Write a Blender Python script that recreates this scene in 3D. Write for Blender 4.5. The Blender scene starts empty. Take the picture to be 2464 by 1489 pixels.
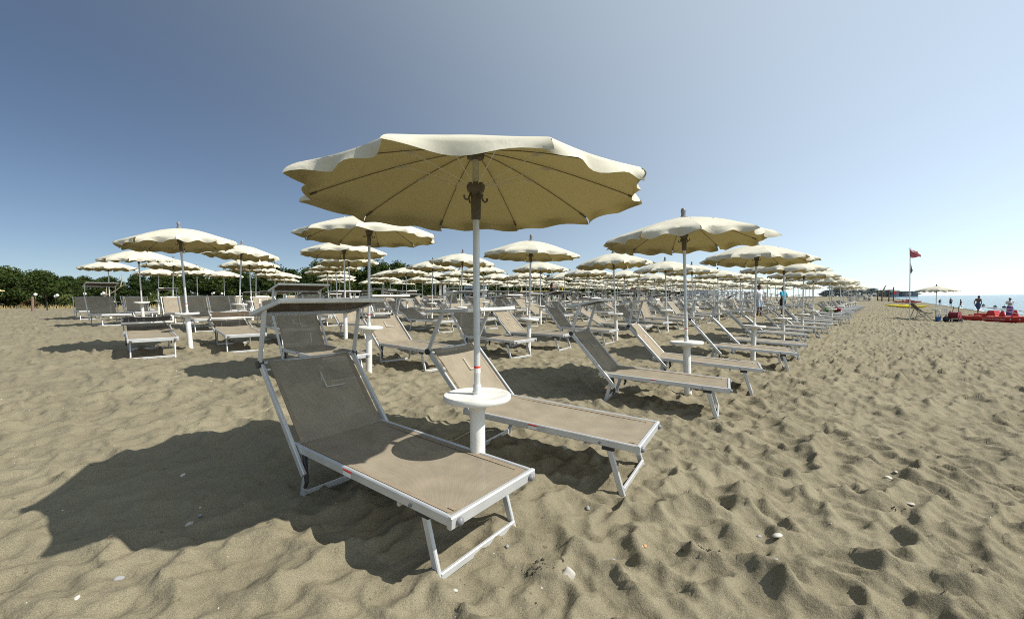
import bpy, bmesh, math, random
import numpy as np
from mathutils import Vector, Matrix, Euler
R = math.radians
SC = bpy.context.scene
COL = SC.collection

# ------------------------------------------------------------------ camera, sky, sun, exposure
CAM_Z = 2.12
cam_d = bpy.data.cameras.new('camera')
cam = bpy.data.objects.new('camera', cam_d); COL.objects.link(cam)
cam_d.sensor_width = 36.0
cam_d.lens = 36.0 * 1030 / 2464
cam_d.clip_start = 0.05; cam_d.clip_end = 20000
cam.matrix_world = (Matrix.Translation((0, 0, CAM_Z)) @ Matrix.Rotation(R(90 - 1.30), 4, 'X') @ Matrix.Rotation(R(-0.60), 4, 'Z'))
SC.camera = cam

HAZE = 15.5
SUN_EL, SUN_AZ = 44.5, 103.0            # azimuth clockwise from +Y (the view direction)
world = bpy.data.worlds.new('World'); SC.world = world; world.use_nodes = True
wn = world.node_tree; wn.nodes.clear()
sky = wn.nodes.new('ShaderNodeTexSky'); sky.sky_type = 'NISHITA'; sky.sun_disc = False
sky.sun_elevation = R(SUN_EL); sky.sun_rotation = R(SUN_AZ)
sky.altitude = 0; sky.air_density = 0.80; sky.dust_density = 0.1; sky.ozone_density = 5.0
bg = wn.nodes.new('ShaderNodeBackground'); bg.inputs[1].default_value = 0.049
wo = wn.nodes.new('ShaderNodeOutputWorld')
# sea haze: thickest towards the horizon and brightest around the sun
def wnode(t, **kw):
    n = wn.nodes.new(t)
    for k, v in kw.items(): setattr(n, k, v)
    return n
wtc = wnode('ShaderNodeTexCoord')
wdot = wnode('ShaderNodeVectorMath', operation='DOT_PRODUCT')
wdot.inputs[1].default_value = (math.sin(R(SUN_AZ)) * math.cos(R(SUN_EL)), math.cos(R(SUN_AZ)) * math.cos(R(SUN_EL)), math.sin(R(SUN_EL)))
wn.links.new(wtc.outputs['Generated'], wdot.inputs[0])
wsep = wnode('ShaderNodeSeparateXYZ'); wn.links.new(wtc.outputs['Generated'], wsep.inputs[0])
wup = wnode('ShaderNodeMath', operation='MAXIMUM'); wup.inputs[1].default_value = 0.0; wn.links.new(wsep.outputs[2], wup.inputs[0])
wel = wnode('ShaderNodeMath', operation='MULTIPLY'); wel.inputs[1].default_value = -5.0; wn.links.new(wup.outputs[0], wel.inputs[0])
wex = wnode('ShaderNodeMath', operation='EXPONENT'); wn.links.new(wel.outputs[0], wex.inputs[0])
# broad glow on the sun's side
wg1 = wnode('ShaderNodeMapRange', interpolation_type='SMOOTHSTEP'); wg1.inputs[1].default_value = -0.95; wg1.inputs[2].default_value = 0.80; wn.links.new(wdot.outputs['Value'], wg1.inputs[0])
wg2 = wnode('ShaderNodeMath', operation='POWER'); wg2.inputs[1].default_value = 2.3; wn.links.new(wg1.outputs[0], wg2.inputs[0])
whz = wnode('ShaderNodeMath', operation='MULTIPLY_ADD'); whz.inputs[1].default_value = 0.20; whz.inputs[2].default_value = 0.60; wn.links.new(wex.outputs[0], whz.inputs[0])
wmul = wnode('ShaderNodeMath', operation='MULTIPLY'); wn.links.new(wg2.outputs[0], wmul.inputs[0]); wn.links.new(whz.outputs[0], wmul.inputs[1])
wbase = wnode('ShaderNodeMath', operation='MULTIPLY_ADD'); wbase.inputs[1].default_value = 0.27; wn.links.new(wex.outputs[0], wbase.inputs[0]); wn.links.new(wmul.outputs[0], wbase.inputs[2])
wcol = wnode('ShaderNodeVectorMath', operation='SCALE'); wcol.inputs[0].default_value = (HAZE * 0.865, HAZE * 0.965, HAZE * 0.98); wn.links.new(wbase.outputs[0], wcol.inputs['Scale'])
whs = wnode('ShaderNodeHueSaturation'); whs.inputs['Saturation'].default_value = 1.06; wn.links.new(sky.outputs[0], whs.inputs['Color'])
wadd = wnode('ShaderNodeVectorMath', operation='ADD'); wn.links.new(whs.outputs[0], wadd.inputs[0]); wn.links.new(wcol.outputs[0], wadd.inputs[1])
wn.links.new(wadd.outputs[0], bg.inputs[0]); wn.links.new(bg.outputs[0], wo.inputs[0])

sun_d = bpy.data.lights.new('sun', 'SUN'); sun_d.energy = 5.0; sun_d.angle = R(0.5); sun_d.color = (1.0, 0.95, 0.855)
sun = bpy.data.objects.new('sun', sun_d); COL.objects.link(sun)
sdir = Vector((math.sin(R(SUN_AZ)) * math.cos(R(SUN_EL)), math.cos(R(SUN_AZ)) * math.cos(R(SUN_EL)), math.sin(R(SUN_EL))))
sun.rotation_euler = (-sdir).to_track_quat('-Z', 'Y').to_euler()
sun.location = sdir * 60

SC.view_settings.view_transform = 'Standard'; SC.view_settings.look = 'None'
SC.view_settings.exposure = 0.33; SC.view_settings.gamma = 1.0; SC.view_settings.use_curve_mapping = False
SC.render.engine = 'CYCLES'; SC.cycles.use_denoising = False; SC.cycles.sample_clamp_indirect = 4.0
SC.cycles.filter_width = 1.0; SC.cycles.max_bounces = 8; SC.cycles.transparent_max_bounces = 12

# ------------------------------------------------------------------ helpers
def new_mat(name):
    m = bpy.data.materials.new(name); m.use_nodes = True
    nt = m.node_tree; b = nt.nodes['Principled BSDF']
    return m, nt, b

def mat(name, col, rough=0.6, metal=0.0, var=0.12, scale=12.0, bump=0.0, bscale=60.0, spec=0.4, trans=0.0):
    m, nt, b = new_mat(name)
    tc = nt.nodes.new('ShaderNodeTexCoord')
    nz = nt.nodes.new('ShaderNodeTexNoise'); nz.inputs['Scale'].default_value = scale; nz.inputs['Detail'].default_value = 4
    nt.links.new(tc.outputs['Object'], nz.inputs['Vector'])
    rp = nt.nodes.new('ShaderNodeValToRGB')
    rp.color_ramp.elements[0].position = 0.3; rp.color_ramp.elements[1].position = 0.7
    rp.color_ramp.elements[0].color = (*[c * (1 - var) for c in col], 1)
    rp.color_ramp.elements[1].color = (*[min(1, c * (1 + var)) for c in col], 1)
    nt.links.new(nz.outputs[0], rp.inputs[0]); nt.links.new(rp.outputs[0], b.inputs['Base Color'])
    b.inputs['Roughness'].default_value = rough; b.inputs['Metallic'].default_value = metal
    b.inputs['Specular IOR Level'].default_value = spec
    if bump:
        n2 = nt.nodes.new('ShaderNodeTexNoise'); n2.inputs['Scale'].default_value = bscale; n2.inputs['Detail'].default_value = 3
        nt.links.new(tc.outputs['Object'], n2.inputs['Vector'])
        bp = nt.nodes.new('ShaderNodeBump'); bp.inputs['Strength'].default_value = bump; bp.inputs['Distance'].default_value = 0.01
        nt.links.new(n2.outputs[0], bp.inputs['Height']); nt.links.new(bp.outputs[0], b.inputs['Normal'])
    return m

def lnk(o, parent=None):
    COL.objects.link(o)
    if parent is not None: o.parent = parent
    return o

def tag(o, label=None, cat=None, group=None, kind=None):
    if label: o['label'] = label
    if cat: o['category'] = cat
    if group: o['group'] = group
    if kind: o['kind'] = kind
    return o

def empty(name, loc, rz=0.0, label=None, cat=None, group=None):
    o = bpy.data.objects.new(name, None); o.empty_display_size = 0.2
    COL.objects.link(o); o.location = loc; o.rotation_euler = (0, 0, rz)
    return tag(o, label, cat, group)

class MB:
    """collects shapes into one mesh"""
    def __init__(s): s.v = []; s.f = []; s.mi = []; s.cur = 0
    def add(s, vs, fs):
        n = len(s.v); s.v += [tuple(p) for p in vs]; s.f += [tuple(i + n for i in f) for f in fs]; s.mi += [s.cur] * len(fs)
        return s
    def box(s, c, d, rot=None):
        x, y, z = [k / 2 for k in d]
        vs = [Vector((a * x, b * y, e * z)) for a in (-1, 1) for b in (-1, 1) for e in (-1, 1)]
        if rot is not None: vs = [rot @ v for v in vs]
        c = Vector(c)
        return s.add([v + c for v in vs], [(0, 1, 3, 2), (4, 6, 7, 5), (0, 4, 5, 1), (2, 3, 7, 6), (0, 2, 6, 4), (1, 5, 7, 3)])
    def beam(s, a, b, w, h, up=(0, 0, 1)):
        """rectangular bar a->b, w across, h along up, chamfered edges"""
        a, b = Vector(a), Vector(b); d = (b - a).normalized(); u = Vector(up); x = d.cross(u)
        if x.length < 1e-4: u = Vector((1, 0, 0)); x = d.cross(u)
        x.normalize(); u = x.cross(d)
        c = min(w, h) * 0.22
        pr = [(-w/2 + c, -h/2), (w/2 - c, -h/2), (w/2, -h/2 + c), (w/2, h/2 - c), (w/2 - c, h/2), (-w/2 + c, h/2), (-w/2, h/2 - c), (-w/2, -h/2 + c)]
        vs = [p + x * i + u * j for p in (a, b) for i, j in pr]
        n = 8
        return s.add(vs, [(i, (i + 1) % n, n + (i + 1) % n, n + i) for i in range(n)] + [tuple(range(n - 1, -1, -1)), tuple(range(n, 2 * n))])
    def tube(s, pts, rad, n=8, cap=True):
        pts = [Vector(p) for p in pts]; m = len(pts)
        rad = [rad] * m if not hasattr(rad, '__len__') else rad
        vs = []; x = None
        for i, p in enumerate(pts):
            d = (pts[min(i + 1, m - 1)] - pts[max(i - 1, 0)]).normalized()
            if x is None:
                x = d.cross(Vector((0, 0, 1)))
                if x.length < 1e-3: x = d.cross(Vector((0, 1, 0)))
            x = (x - d * x.dot(d)).normalized(); y = d.cross(x)
            vs += [p + (x * math.cos(2 * math.pi * k / n) + y * math.sin(2 * math.pi * k / n)) * rad[i] for k in range(n)]
        fs = [(i * n + k, i * n + (k + 1) % n, (i + 1) * n + (k + 1) % n, (i + 1) * n + k) for i in range(m - 1) for k in range(n)]
        if cap: fs += [tuple(range(n - 1, -1, -1)), tuple(range((m - 1) * n, m * n))]
        return s.add(vs, fs)
    def lathe(s, prof, n=24, c=(0, 0, 0), cap=True):
        c = Vector(c); m = len(prof)
        vs = [c + Vector((r * math.cos(2 * math.pi * k / n), r * math.sin(2 * math.pi * k / n), z)) for r, z in prof for k in range(n)]
        fs = [(i * n + k, i * n + (k + 1) % n, (i + 1) * n + (k + 1) % n, (i + 1) * n + k) for i in range(m - 1) for k in range(n)]
        if cap: fs += [tuple(range(n - 1, -1, -1)), tuple(range((m - 1) * n, m * n))]
        return s.add(vs, fs)
    def ball(s, c, r, n=10, m=7, sc=(1, 1, 1)):
        c = Vector(c)
        prof = [(r * math.sin(math.pi * (i + .02) / (m - 1 + .04)), -r * math.cos(math.pi * (i + .02) / (m - 1 + .04))) for i in range(m)]
        vs = [c + Vector((q * math.cos(2 * math.pi * k / n) * sc[0], q * math.sin(2 * math.pi * k / n) * sc[1], z * sc[2])) for q, z in prof for k in range(n)]
        fs = [(i * n + k, i * n + (k + 1) % n, (i + 1) * n + (k + 1) % n, (i + 1) * n + k) for i in range(m - 1) for k in range(n)]
        return s.add(vs, fs + [tuple(range(n - 1, -1, -1)), tuple(range((m - 1) * n, m * n))])
    def sheet(s, fn, nu, nv):
        vs = [fn(i / nu, j / nv) for j in range(nv + 1) for i in range(nu + 1)]
        return s.add(vs, [(j * (nu + 1) + i, j * (nu + 1) + i + 1, (j + 1) * (nu + 1) + i + 1, (j + 1) * (nu + 1) + i) for j in range(nv) for i in range(nu)])
    def mesh(s, name, mats, smooth=False):
        me = bpy.data.meshes.new(name); me.from_pydata(s.v, [], s.f); me.update()
        for m in (mats if isinstance(mats, (list, tuple)) else [mats]): me.materials.append(m)
        if len(me.materials) > 1: me.polygons.foreach_set('material_index', s.mi)
        if smooth: me.polygons.foreach_set('use_smooth', [True] * len(me.polygons)); me.set_sharp_from_angle(angle=R(40))
        return me
    def build(s, name, mats, parent=None, smooth=False):
        return lnk(bpy.data.objects.new(name, s.mesh(name, mats, smooth)), parent)

def part(name, me, parent, loc=(0, 0, 0), rot=(0, 0, 0)):
    o = bpy.data.objects.new(name, me); COL.objects.link(o); o.parent = parent
    o.location = loc; o.rotation_euler = rot
    return o

# ------------------------------------------------------------------ the beach's own axes: r along the shore, s towards the sea
TH = R(40.7); CT, ST = math.cos(TH), math.sin(TH)
def xy(r, s): return (r * ST + s * CT, r * CT - s * ST)
def rs(x, y): return (x * ST + y * CT, x * CT - y * ST)
PS = np.array([-3000, -200, -120, -62, -40, -28, -20, -17.5, -14.5, -10.5, -5.5, -1.9, 2.8, 7.5, 10, 14, 40.])
PZ = np.array([8, 2.3, 2.0, 1.74, 1.67, 1.60, 1.52, 1.46, 1.38, 1.23, 1.065, .845, .47, .25, 0.02, -.35, -2.5])
def prof(s):
    s = np.asarray(s, float)
    return sum(np.interp(s + d, PS, PZ) for d in (-1.2, -.6, 0, .6, 1.2)) / 5

def hash2(ix, iy, k=0):
    h = (ix.astype(np.int64) * 374761393 + iy.astype(np.int64) * 668265263 + k * 2147483647 + 12345) & 0xFFFFFFFF
    h = ((h ^ (h >> 13)) * 1274126177) & 0xFFFFFFFF
    h = ((h ^ (h >> 16)) * 2246822519) & 0xFFFFFFFF
    return ((h ^ (h >> 15)) & 0xFFFFFF) / float(0xFFFFFF)
def vnoise(x, y, k=0):
    ix = np.floor(x); iy = np.floor(y); fx = x - ix; fy = y - iy
    fx = fx * fx * fx * (fx * (fx * 6 - 15) + 10); fy = fy * fy * fy * (fy * (fy * 6 - 15) + 10)
    a, b = hash2(ix, iy, k), hash2(ix + 1, iy, k); c, d = hash2(ix, iy + 1, k), hash2(ix + 1, iy + 1, k)
    return (a + (b - a) * fx) * (1 - fy) + (c + (d - c) * fx) * fy - .5
def worley(x, y, k=0):
    """squared distance to the nearest foot-hollow, each hollow of its own weight"""
    ix = np.floor(x); iy = np.floor(y); best = np.full(x.shape, 9.)
    for dx in (-1, 0, 1):
        for dy in (-1, 0, 1):
            cx, cy = ix + dx, iy + dy
            px = cx + .5 + (hash2(cx, cy, k) - .5) * .95; py = cy + .5 + (hash2(cx, cy, k + 7) - .5) * .95
            w = .06 * hash2(cx, cy, k + 13)
            an = hash2(cx, cy, k + 19) * 3.14; ca, sa = np.cos(an), np.sin(an)
            ex, ey = x - px, y - py
            u, v = ex * ca + ey * sa, -ex * sa + ey * ca
            best = np.minimum(best, u * u * .65 + v * v * 1.5 + w)
    return best
def sstep(a, b, x):
    t = np.clip((x - a) / (b - a), 0, 1); return t * t * (3 - 2 * t)
def relief(r, s):
    """hollows, footprints and wind ripples on the trodden sand"""
    wx = r + .07 * vnoise(r * 3.7, s * 3.7, 3) * 2 + .03 * vnoise(r * 11, s * 11, 5) * 2
    wy = s + .07 * vnoise(r * 3.7 + 31, s * 3.7, 4) * 2 + .03 * vnoise(r * 11 + 17, s * 11, 6) * 2
    t = .72 + .28 * sstep(-1.9, -.9, s + .25 * vnoise(r * .8, s * .8, 8)) * sstep(.3, 1.6, r + s * .4)
    t = t * (1 - .4 * sstep(6, 9.5, s)) * (1 - .65 * sstep(-40, -60, s))
    t = t * (.85 + .6 * (vnoise(r * .45, s * .45, 9) + .25))
    big = np.minimum(worley(wx / .235, wy / .235, 1), .95) - .30
    mid = np.minimum(worley(wx / .125 + 9, wy / .125, 2), .9) - .27
    sml = np.minimum(worley(wx / .078 + 3, wy / .078 + 5, 23), .9) - .27
    h = t * (.118 * big + .058 * mid + .017 * sml)
    h += .050 * vnoise(r / 1.3, s / 1.3, 11) + .018 * vnoise(r / .5, s / .5, 12) + .012 * vnoise(wx / .17, wy / .17, 14) + .004 * vnoise(r / .06, s / .06, 15)
    h += .12 * vnoise(r / 6, s / 5, 16) * sstep(-2, -8, s)
    return h * (1 - .9 * sstep(8.3, 10.0, s))
def gz(x, y):
    r, s = rs(x, y)
    return float(prof(s)) + float(.050 * vnoise(np.array([r / 1.3]), np.array([s / 1.3]), 11)[0] + .12 * vnoise(np.array([r / 6.]), np.array([s / 5.]), 16)[0] * sstep(-2, -8, s))
def gzr(x, y):
    r, s = rs(x, y); return float(prof(s)) + float(relief(np.array([r]), np.array([s]))[0])

def graded(lo, a, b, hi, h, ga, gb):
    m = list(np.arange(a, b, h)); up = []; x = b
    while x < hi: up.append(x); x += h + (x - b) * gb
    dn = []; x = a - h
    while x > lo: dn.append(x); x -= h + (a - x) * ga
    return np.array([lo] + dn[::-1] + m + up + [hi])

# ------------------------------------------------------------------ sand
def sand_material():
    m, nt, b = new_mat('sand'); N = nt.nodes; L = nt.links
    geo = N.new('ShaderNodeNewGeometry')
    def noise(sc, det, ro=.6):
        n = N.new('ShaderNodeTexNoise'); n.inputs['Scale'].default_value = sc; n.inputs['Detail'].default_value = det; n.inputs['Roughness'].default_value = ro
        L.new(geo.outputs['Position'], n.inputs['Vector']); return n
    n1 = noise(1.1, 5); n2 = noise(240, 3, .8); n3 = noise(38, 4, .7)
    r1 = N.new('ShaderNodeValToRGB'); r1.color_ramp.elements[0].position = .25; r1.color_ramp.elements[1].position = .75
    r1.color_ramp.elements[0].color = (.182, .161, .110, 1); r1.color_ramp.elements[1].color = (.248, .221, .153, 1)
    L.new(n1.outputs[0], r1.inputs[0])
    r2 = N.new('ShaderNodeValToRGB'); r2.color_ramp.elements[0].position = .28; r2.color_ramp.elements[1].position = .72
    r2.color_ramp.elements[0].color = (.42, .41, .39, 1); r2.color_ramp.elements[1].color = (1.45, 1.45, 1.45, 1)
    L.new(n2.outputs[0], r2.inputs[0])
    mx = N.new('ShaderNodeMix'); mx.data_type = 'RGBA'; mx.blend_type = 'MULTIPLY'; mx.inputs[0].default_value = 1
    L.new(r1.outputs[0], mx.inputs[6]); L.new(r2.outputs[0], mx.inputs[7])
    # dark crumbs of damp sand and weed
    n4 = noise(17, 2, .5); r4 = N.new('ShaderNodeValToRGB'); r4.color_ramp.elements[0].position = .70; r4.color_ramp.elements[1].position = .76
    r4.color_ramp.elements[0].color = (1, 1, 1, 1); r4.color_ramp.elements[1].color = (.45, .42, .40, 1)
    L.new(n4.outputs[0], r4.inputs[0])
    m2 = N.new('ShaderNodeMix'); m2.data_type = 'RGBA'; m2.blend_type = 'MULTIPLY'; m2.inputs[0].default_value = .8
    L.new(mx.outputs[2], m2.inputs[6]); L.new(r4.outputs[0], m2.inputs[7])
    # wet sand near the water: darker below about 0.25 m above the sea
    sx = N.new('ShaderNodeSeparateXYZ'); L.new(geo.outputs['Position'], sx.inputs[0])
    mr = N.new('ShaderNodeMapRange'); mr.inputs[1].default_value = .05; mr.inputs[2].default_value = .22; mr.inputs[3].default_value = .45; mr.inputs[4].default_value = 1
    L.new(sx.outputs[2], mr.inputs[0])
    m3 = N.new('ShaderNodeMix'); m3.data_type = 'RGBA'; m3.blend_type = 'MULTIPLY'; m3.inputs[0].default_value = 1
    L.new(m2.outputs[2], m3.inputs[6]); L.new(mr.outputs[0], m3.inputs[7])
    L.new(m3.outputs[2], b.inputs['Base Color'])
    b.inputs['Roughness'].default_value = .95; b.inputs['Specular IOR Level'].default_value = .12
    b1 = N.new('ShaderNodeBump'); b1.inputs['Strength'].default_value = .55; b1.inputs['Distance'].default_value = .012; L.new(n3.outputs[0], b1.inputs['Height'])
    b2 = N.new('ShaderNodeBump'); b2.inputs['Strength'].default_value = .7; b2.inputs['Distance'].default_value = .003; L.new(n2.outputs[0], b2.inputs['Height'])
    vo = N.new('ShaderNodeTexVoronoi'); vo.inputs['Scale'].default_value = 6.2
    wp = N.new('ShaderNodeVectorMath'); wp.operation = 'MULTIPLY_ADD'; wp.inputs[1].default_value = (.16, .16, .16); nw = noise(7, 2); L.new(nw.outputs['Color'], wp.inputs[0]); L.new(geo.outputs['Position'], wp.inputs[2])
    L.new(wp.outputs[0], vo.inputs['Vector'])
    b0 = N.new('ShaderNodeBump'); b0.inputs['Strength'].default_value = .5; b0.inputs['Distance'].default_value = .035; L.new(vo.outputs['Distance'], b0.inputs['Height'])
    L.new(b0.outputs[0], b1.inputs['Normal'])
    L.new(b1.outputs[0], b2.inputs['Normal']); L.new(b2.outputs[0], b.inputs['Normal'])
    return m

def grid_mesh(name, ra, sa, zfn, material, smooth=True):
    RR, SS = np.meshgrid(ra, sa, indexing='ij')
    Z = zfn(RR, SS)
    co = np.stack([RR * ST + SS * CT, RR * CT - SS * ST, Z], -1).reshape(-1, 3)
    nr, ns = len(ra), len(sa)
    i, j = np.meshgrid(np.arange(nr - 1), np.arange(ns - 1), indexing='ij'); a = (i * ns + j).ravel()
    q = np.stack([a, a + 1, a + ns + 1, a + ns], -1)
    q = q[:, ::-1]
    # orientation: make normals point up
    e1 = co[q[0][1]] - co[q[0][0]]; e2 = co[q[0][2]] - co[q[0][0]]
    if np.cross(e1, e2)[2] < 0: q = q[:, ::-1]
    me = bpy.data.meshes.new(name)
    me.vertices.add(len(co)); me.vertices.foreach_set('co', co.ravel())
    me.loops.add(q.size); me.loops.foreach_set('vertex_index', q.ravel().astype(np.int32))
    me.polygons.add(len(q)); me.polygons.foreach_set('loop_start', np.arange(0, q.size, 4, dtype=np.int32))
    me.polygons.foreach_set('loop_total', np.full(len(q), 4, dtype=np.int32))
    me.update(calc_edges=True)
    if smooth: me.polygons.foreach_set('use_smooth', np.ones(len(q), bool))
    me.materials.append(material)
    o = bpy.data.objects.new(name, me); COL.objects.link(o); return o

M_SAND = sand_material()
ra = graded(-400, -0.2, 5.2, 4000, .018, .030, .0135)
sa = graded(-2500, -4.2, 2.0, 60, .018, .0165, .017)
sand = grid_mesh('sand_beach', ra, sa, lambda r, s: prof(s) + relief(r, s), M_SAND)
tag(sand, 'olive-grey trodden sand of the beach', kind='structure')

# ------------------------------------------------------------------ sea
def sea_material():
    m, nt, b = new_mat('sea_water'); N = nt.nodes; L = nt.links
    geo = N.new('ShaderNodeNewGeometry')
    mp = N.new('ShaderNodeMapping'); mp.inputs['Rotation'].default_value = (0, 0, TH); mp.inputs['Scale'].default_value = (1.0, .35, 1)
    L.new(geo.outputs['Position'], mp.inputs[0])
    n = N.new('ShaderNodeTexNoise'); n.inputs['Scale'].default_value = .9; n.inputs['Detail'].default_value = 6; n.inputs['Roughness'].default_value = .62
    L.new(mp.outputs[0], n.inputs['Vector'])
    bp = N.new('ShaderNodeBump'); bp.inputs['Strength'].default_value = .55; bp.inputs['Distance'].default_value = .5
    L.new(n.outputs[0], bp.inputs['Height']); L.new(bp.outputs[0], b.inputs['Normal'])
    b.inputs['Base Color'].default_value = (.04, .13, .17, 1); b.inputs['Roughness'].default_value = .12; b.inputs['IOR'].default_value = 1.33
    return m
sea_r = graded(-600, 20, 120, 9000, 1.2, .06, .035); sea_s = graded(8.2, 9, 30, 9000, .25, .06, .05)
sea = grid_mesh('sea', sea_r, sea_s, lambda r, s: .03 + .035 * vnoise(r / 5, s / 1.3, 41) + .07 * vnoise(r / 14, s / 3.5, 42) * sstep(10, 14, s), sea_material())
tag(sea, 'pale blue rippled sea', kind='structure')

M_FOAM = mat('foam', (.78, .80, .80), .8, var=.08)
fo = MB(); rnd = random.Random(5)
for base, wd, r0, r1 in ((9.75, .14, 28, 190), (11.3, .10, 40, 150)):
    r = r0
    while r < r1:
        ln = rnd.uniform(4, 13); n = 10; pts = []
        for k in range(n + 1):
            rr = r + ln * k / n; w = wd * (math.sin(math.pi * k / n) ** .6) * rnd.uniform(.5, 1.2)
            c = base + .25 * math.sin(rr * .35 + base) + .1 * math.sin(rr * 1.3)
            for q in (c - w, c + w): x, y = xy(rr, q); pts.append((x, y, .105))
        fo.add(pts, [(2 * k, 2 * k + 1, 2 * k + 3, 2 * k + 2) for k in range(n)])
        r += ln + rnd.uniform(.5, 9)
tag(fo.build('foam', M_FOAM), 'thin white foam lines of small breaking waves', kind='stuff')

# ------------------------------------------------------------------ materials of the beach furniture
def canvas_material():
    m, nt, b = new_mat('cream_canvas'); N = nt.nodes; L = nt.links
    tc = N.new('ShaderNodeTexCoord')
    n = N.new('ShaderNodeTexNoise'); n.inputs['Scale'].default_value = 5; n.inputs['Detail'].default_value = 5; L.new(tc.outputs['Object'], n.inputs['Vector'])
    rp = N.new('ShaderNodeValToRGB'); rp.color_ramp.elements[0].position = .3; rp.color_ramp.elements[1].position = .7
    rp.color_ramp.elements[0].color = (.54, .515, .42, 1); rp.color_ramp.elements[1].color = (.62, .595, .49, 1); L.new(n.outputs[0], rp.inputs[0])
    mp = N.new('ShaderNodeMapping'); mp.inputs['Scale'].default_value = (9, 9, 160); L.new(tc.outputs['Object'], mp.inputs[0])
    w = N.new('ShaderNodeTexNoise'); w.inputs['Scale'].default_value = 22; w.inputs['Detail'].default_value = 2; L.new(mp.outputs[0], w.inputs['Vector'])
    bp = N.new('ShaderNodeBump'); bp.inputs['Strength'].default_value = .12; bp.inputs['Distance'].default_value = .004; L.new(w.outputs[0], bp.inputs['Height'])
    wr = N.new('ShaderNodeTexNoise'); wr.inputs['Scale'].default_value = 4.5; wr.inputs['Detail'].default_value = 4; wr.inputs['Distortion'].default_value = 1.2; L.new(tc.outputs['Object'], wr.inputs['Vector'])
    bw_ = N.new('ShaderNodeBump'); bw_.inputs['Strength'].default_value = .35; bw_.inputs['Distance'].default_value = .02; L.new(wr.outputs[0], bw_.inputs['Height']); L.new(bw_.outputs[0], bp.inputs['Normal'])
    gm = N.new('ShaderNodeNewGeometry'); cm_ = N.new('ShaderNodeMix'); cm_.data_type = 'RGBA'     # ecru outside; darker khaki inside has the underside's shade put into its colour
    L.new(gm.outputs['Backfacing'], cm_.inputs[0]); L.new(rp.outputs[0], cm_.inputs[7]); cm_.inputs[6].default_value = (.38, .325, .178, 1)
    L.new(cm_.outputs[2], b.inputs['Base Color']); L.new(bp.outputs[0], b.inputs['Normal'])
    b.inputs['Roughness'].default_value = .9; b.inputs['Specular IOR Level'].default_value = .1
    tr = N.new('ShaderNodeBsdfTranslucent'); tr.inputs[0].default_value = (.46, .37, .12, 1); L.new(bp.outputs[0], tr.inputs['Normal'])
    mx = N.new('ShaderNodeMixShader'); mx.inputs[0].default_value = .09
    L.new(b.outputs[0], mx.inputs[1]); L.new(tr.outputs[0], mx.inputs[2])
    L.new(mx.outputs[0], N['Material Output'].inputs[0])
    return m

def mesh_fabric(name, col, see=.2):
    m, nt, b = new_mat(name); N = nt.nodes; L = nt.links
    tc = N.new('ShaderNodeTexCoord')
    n = N.new('ShaderNodeTexNoise'); n.inputs['Scale'].default_value = 5.5; n.inputs['Detail'].default_value = 7; L.new(tc.outputs['Object'], n.inputs['Vector'])
    rp = N.new('ShaderNodeValToRGB'); rp.color_ramp.elements[0].position = .3; rp.color_ramp.elements[1].position = .7
    rp.color_ramp.elements[0].color = (*[c * .84 for c in col], 1); rp.color_ramp.elements[1].color = (*[c * 1.12 for c in col], 1); L.new(n.outputs[0], rp.inputs[0])
    wv = []
    for dr in ('X', 'Y'):
        w = N.new('ShaderNodeTexWave'); w.wave_type = 'BANDS'; w.bands_direction = dr; w.inputs['Scale'].default_value = 36; w.inputs['Distortion'].default_value = .3
        L.new(tc.outputs['Object'], w.inputs['Vector']); wv.append(w)
    mu = N.new('ShaderNodeMath'); mu.operation = 'MULTIPLY'; L.new(wv[0].outputs['Fac'], mu.inputs[0]); L.new(wv[1].outputs['Fac'], mu.inputs[1])
    mm = N.new('ShaderNodeMapRange'); mm.inputs[3].default_value = .82; mm.inputs[4].default_value = 1.12; L.new(mu.outputs[0], mm.inputs[0])
    mx = N.new('ShaderNodeMix'); mx.data_type = 'RGBA'; mx.blend_type = 'MULTIPLY'; mx.inputs[0].default_value = 1
    L.new(rp.outputs[0], mx.inputs[6]); L.new(mm.outputs[0], mx.inputs[7]); L.new(mx.outputs[2], b.inputs['Base Color'])
    b.inputs['Roughness'].default_value = .9; b.inputs['Specular IOR Level'].default_value = .1
    bp = N.new('ShaderNodeBump'); bp.inputs['Strength'].default_value = .3; bp.inputs['Distance'].default_value = .002; L.new(mu.outputs[0], bp.inputs['Height']); L.new(bp.outputs[0], b.inputs['Normal'])
    tp = N.new('ShaderNodeBsdfTransparent'); ms = N.new('ShaderNodeMixShader')
    ms.inputs[0].default_value = see
    tl = N.new('ShaderNodeBsdfTranslucent'); tl.inputs[0].default_value = (*[c * .9 for c in col], 1)
    m0 = N.new('ShaderNodeMixShader'); m0.inputs[0].default_value = .12; L.new(b.outputs[0], m0.inputs[1]); L.new(tl.outputs[0], m0.inputs[2])
    L.new(m0.outputs[0], ms.inputs[1]); L.new(tp.outputs[0], ms.inputs[2]); L.new(ms.outputs[0], N['Material Output'].inputs[0])
    return m

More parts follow.
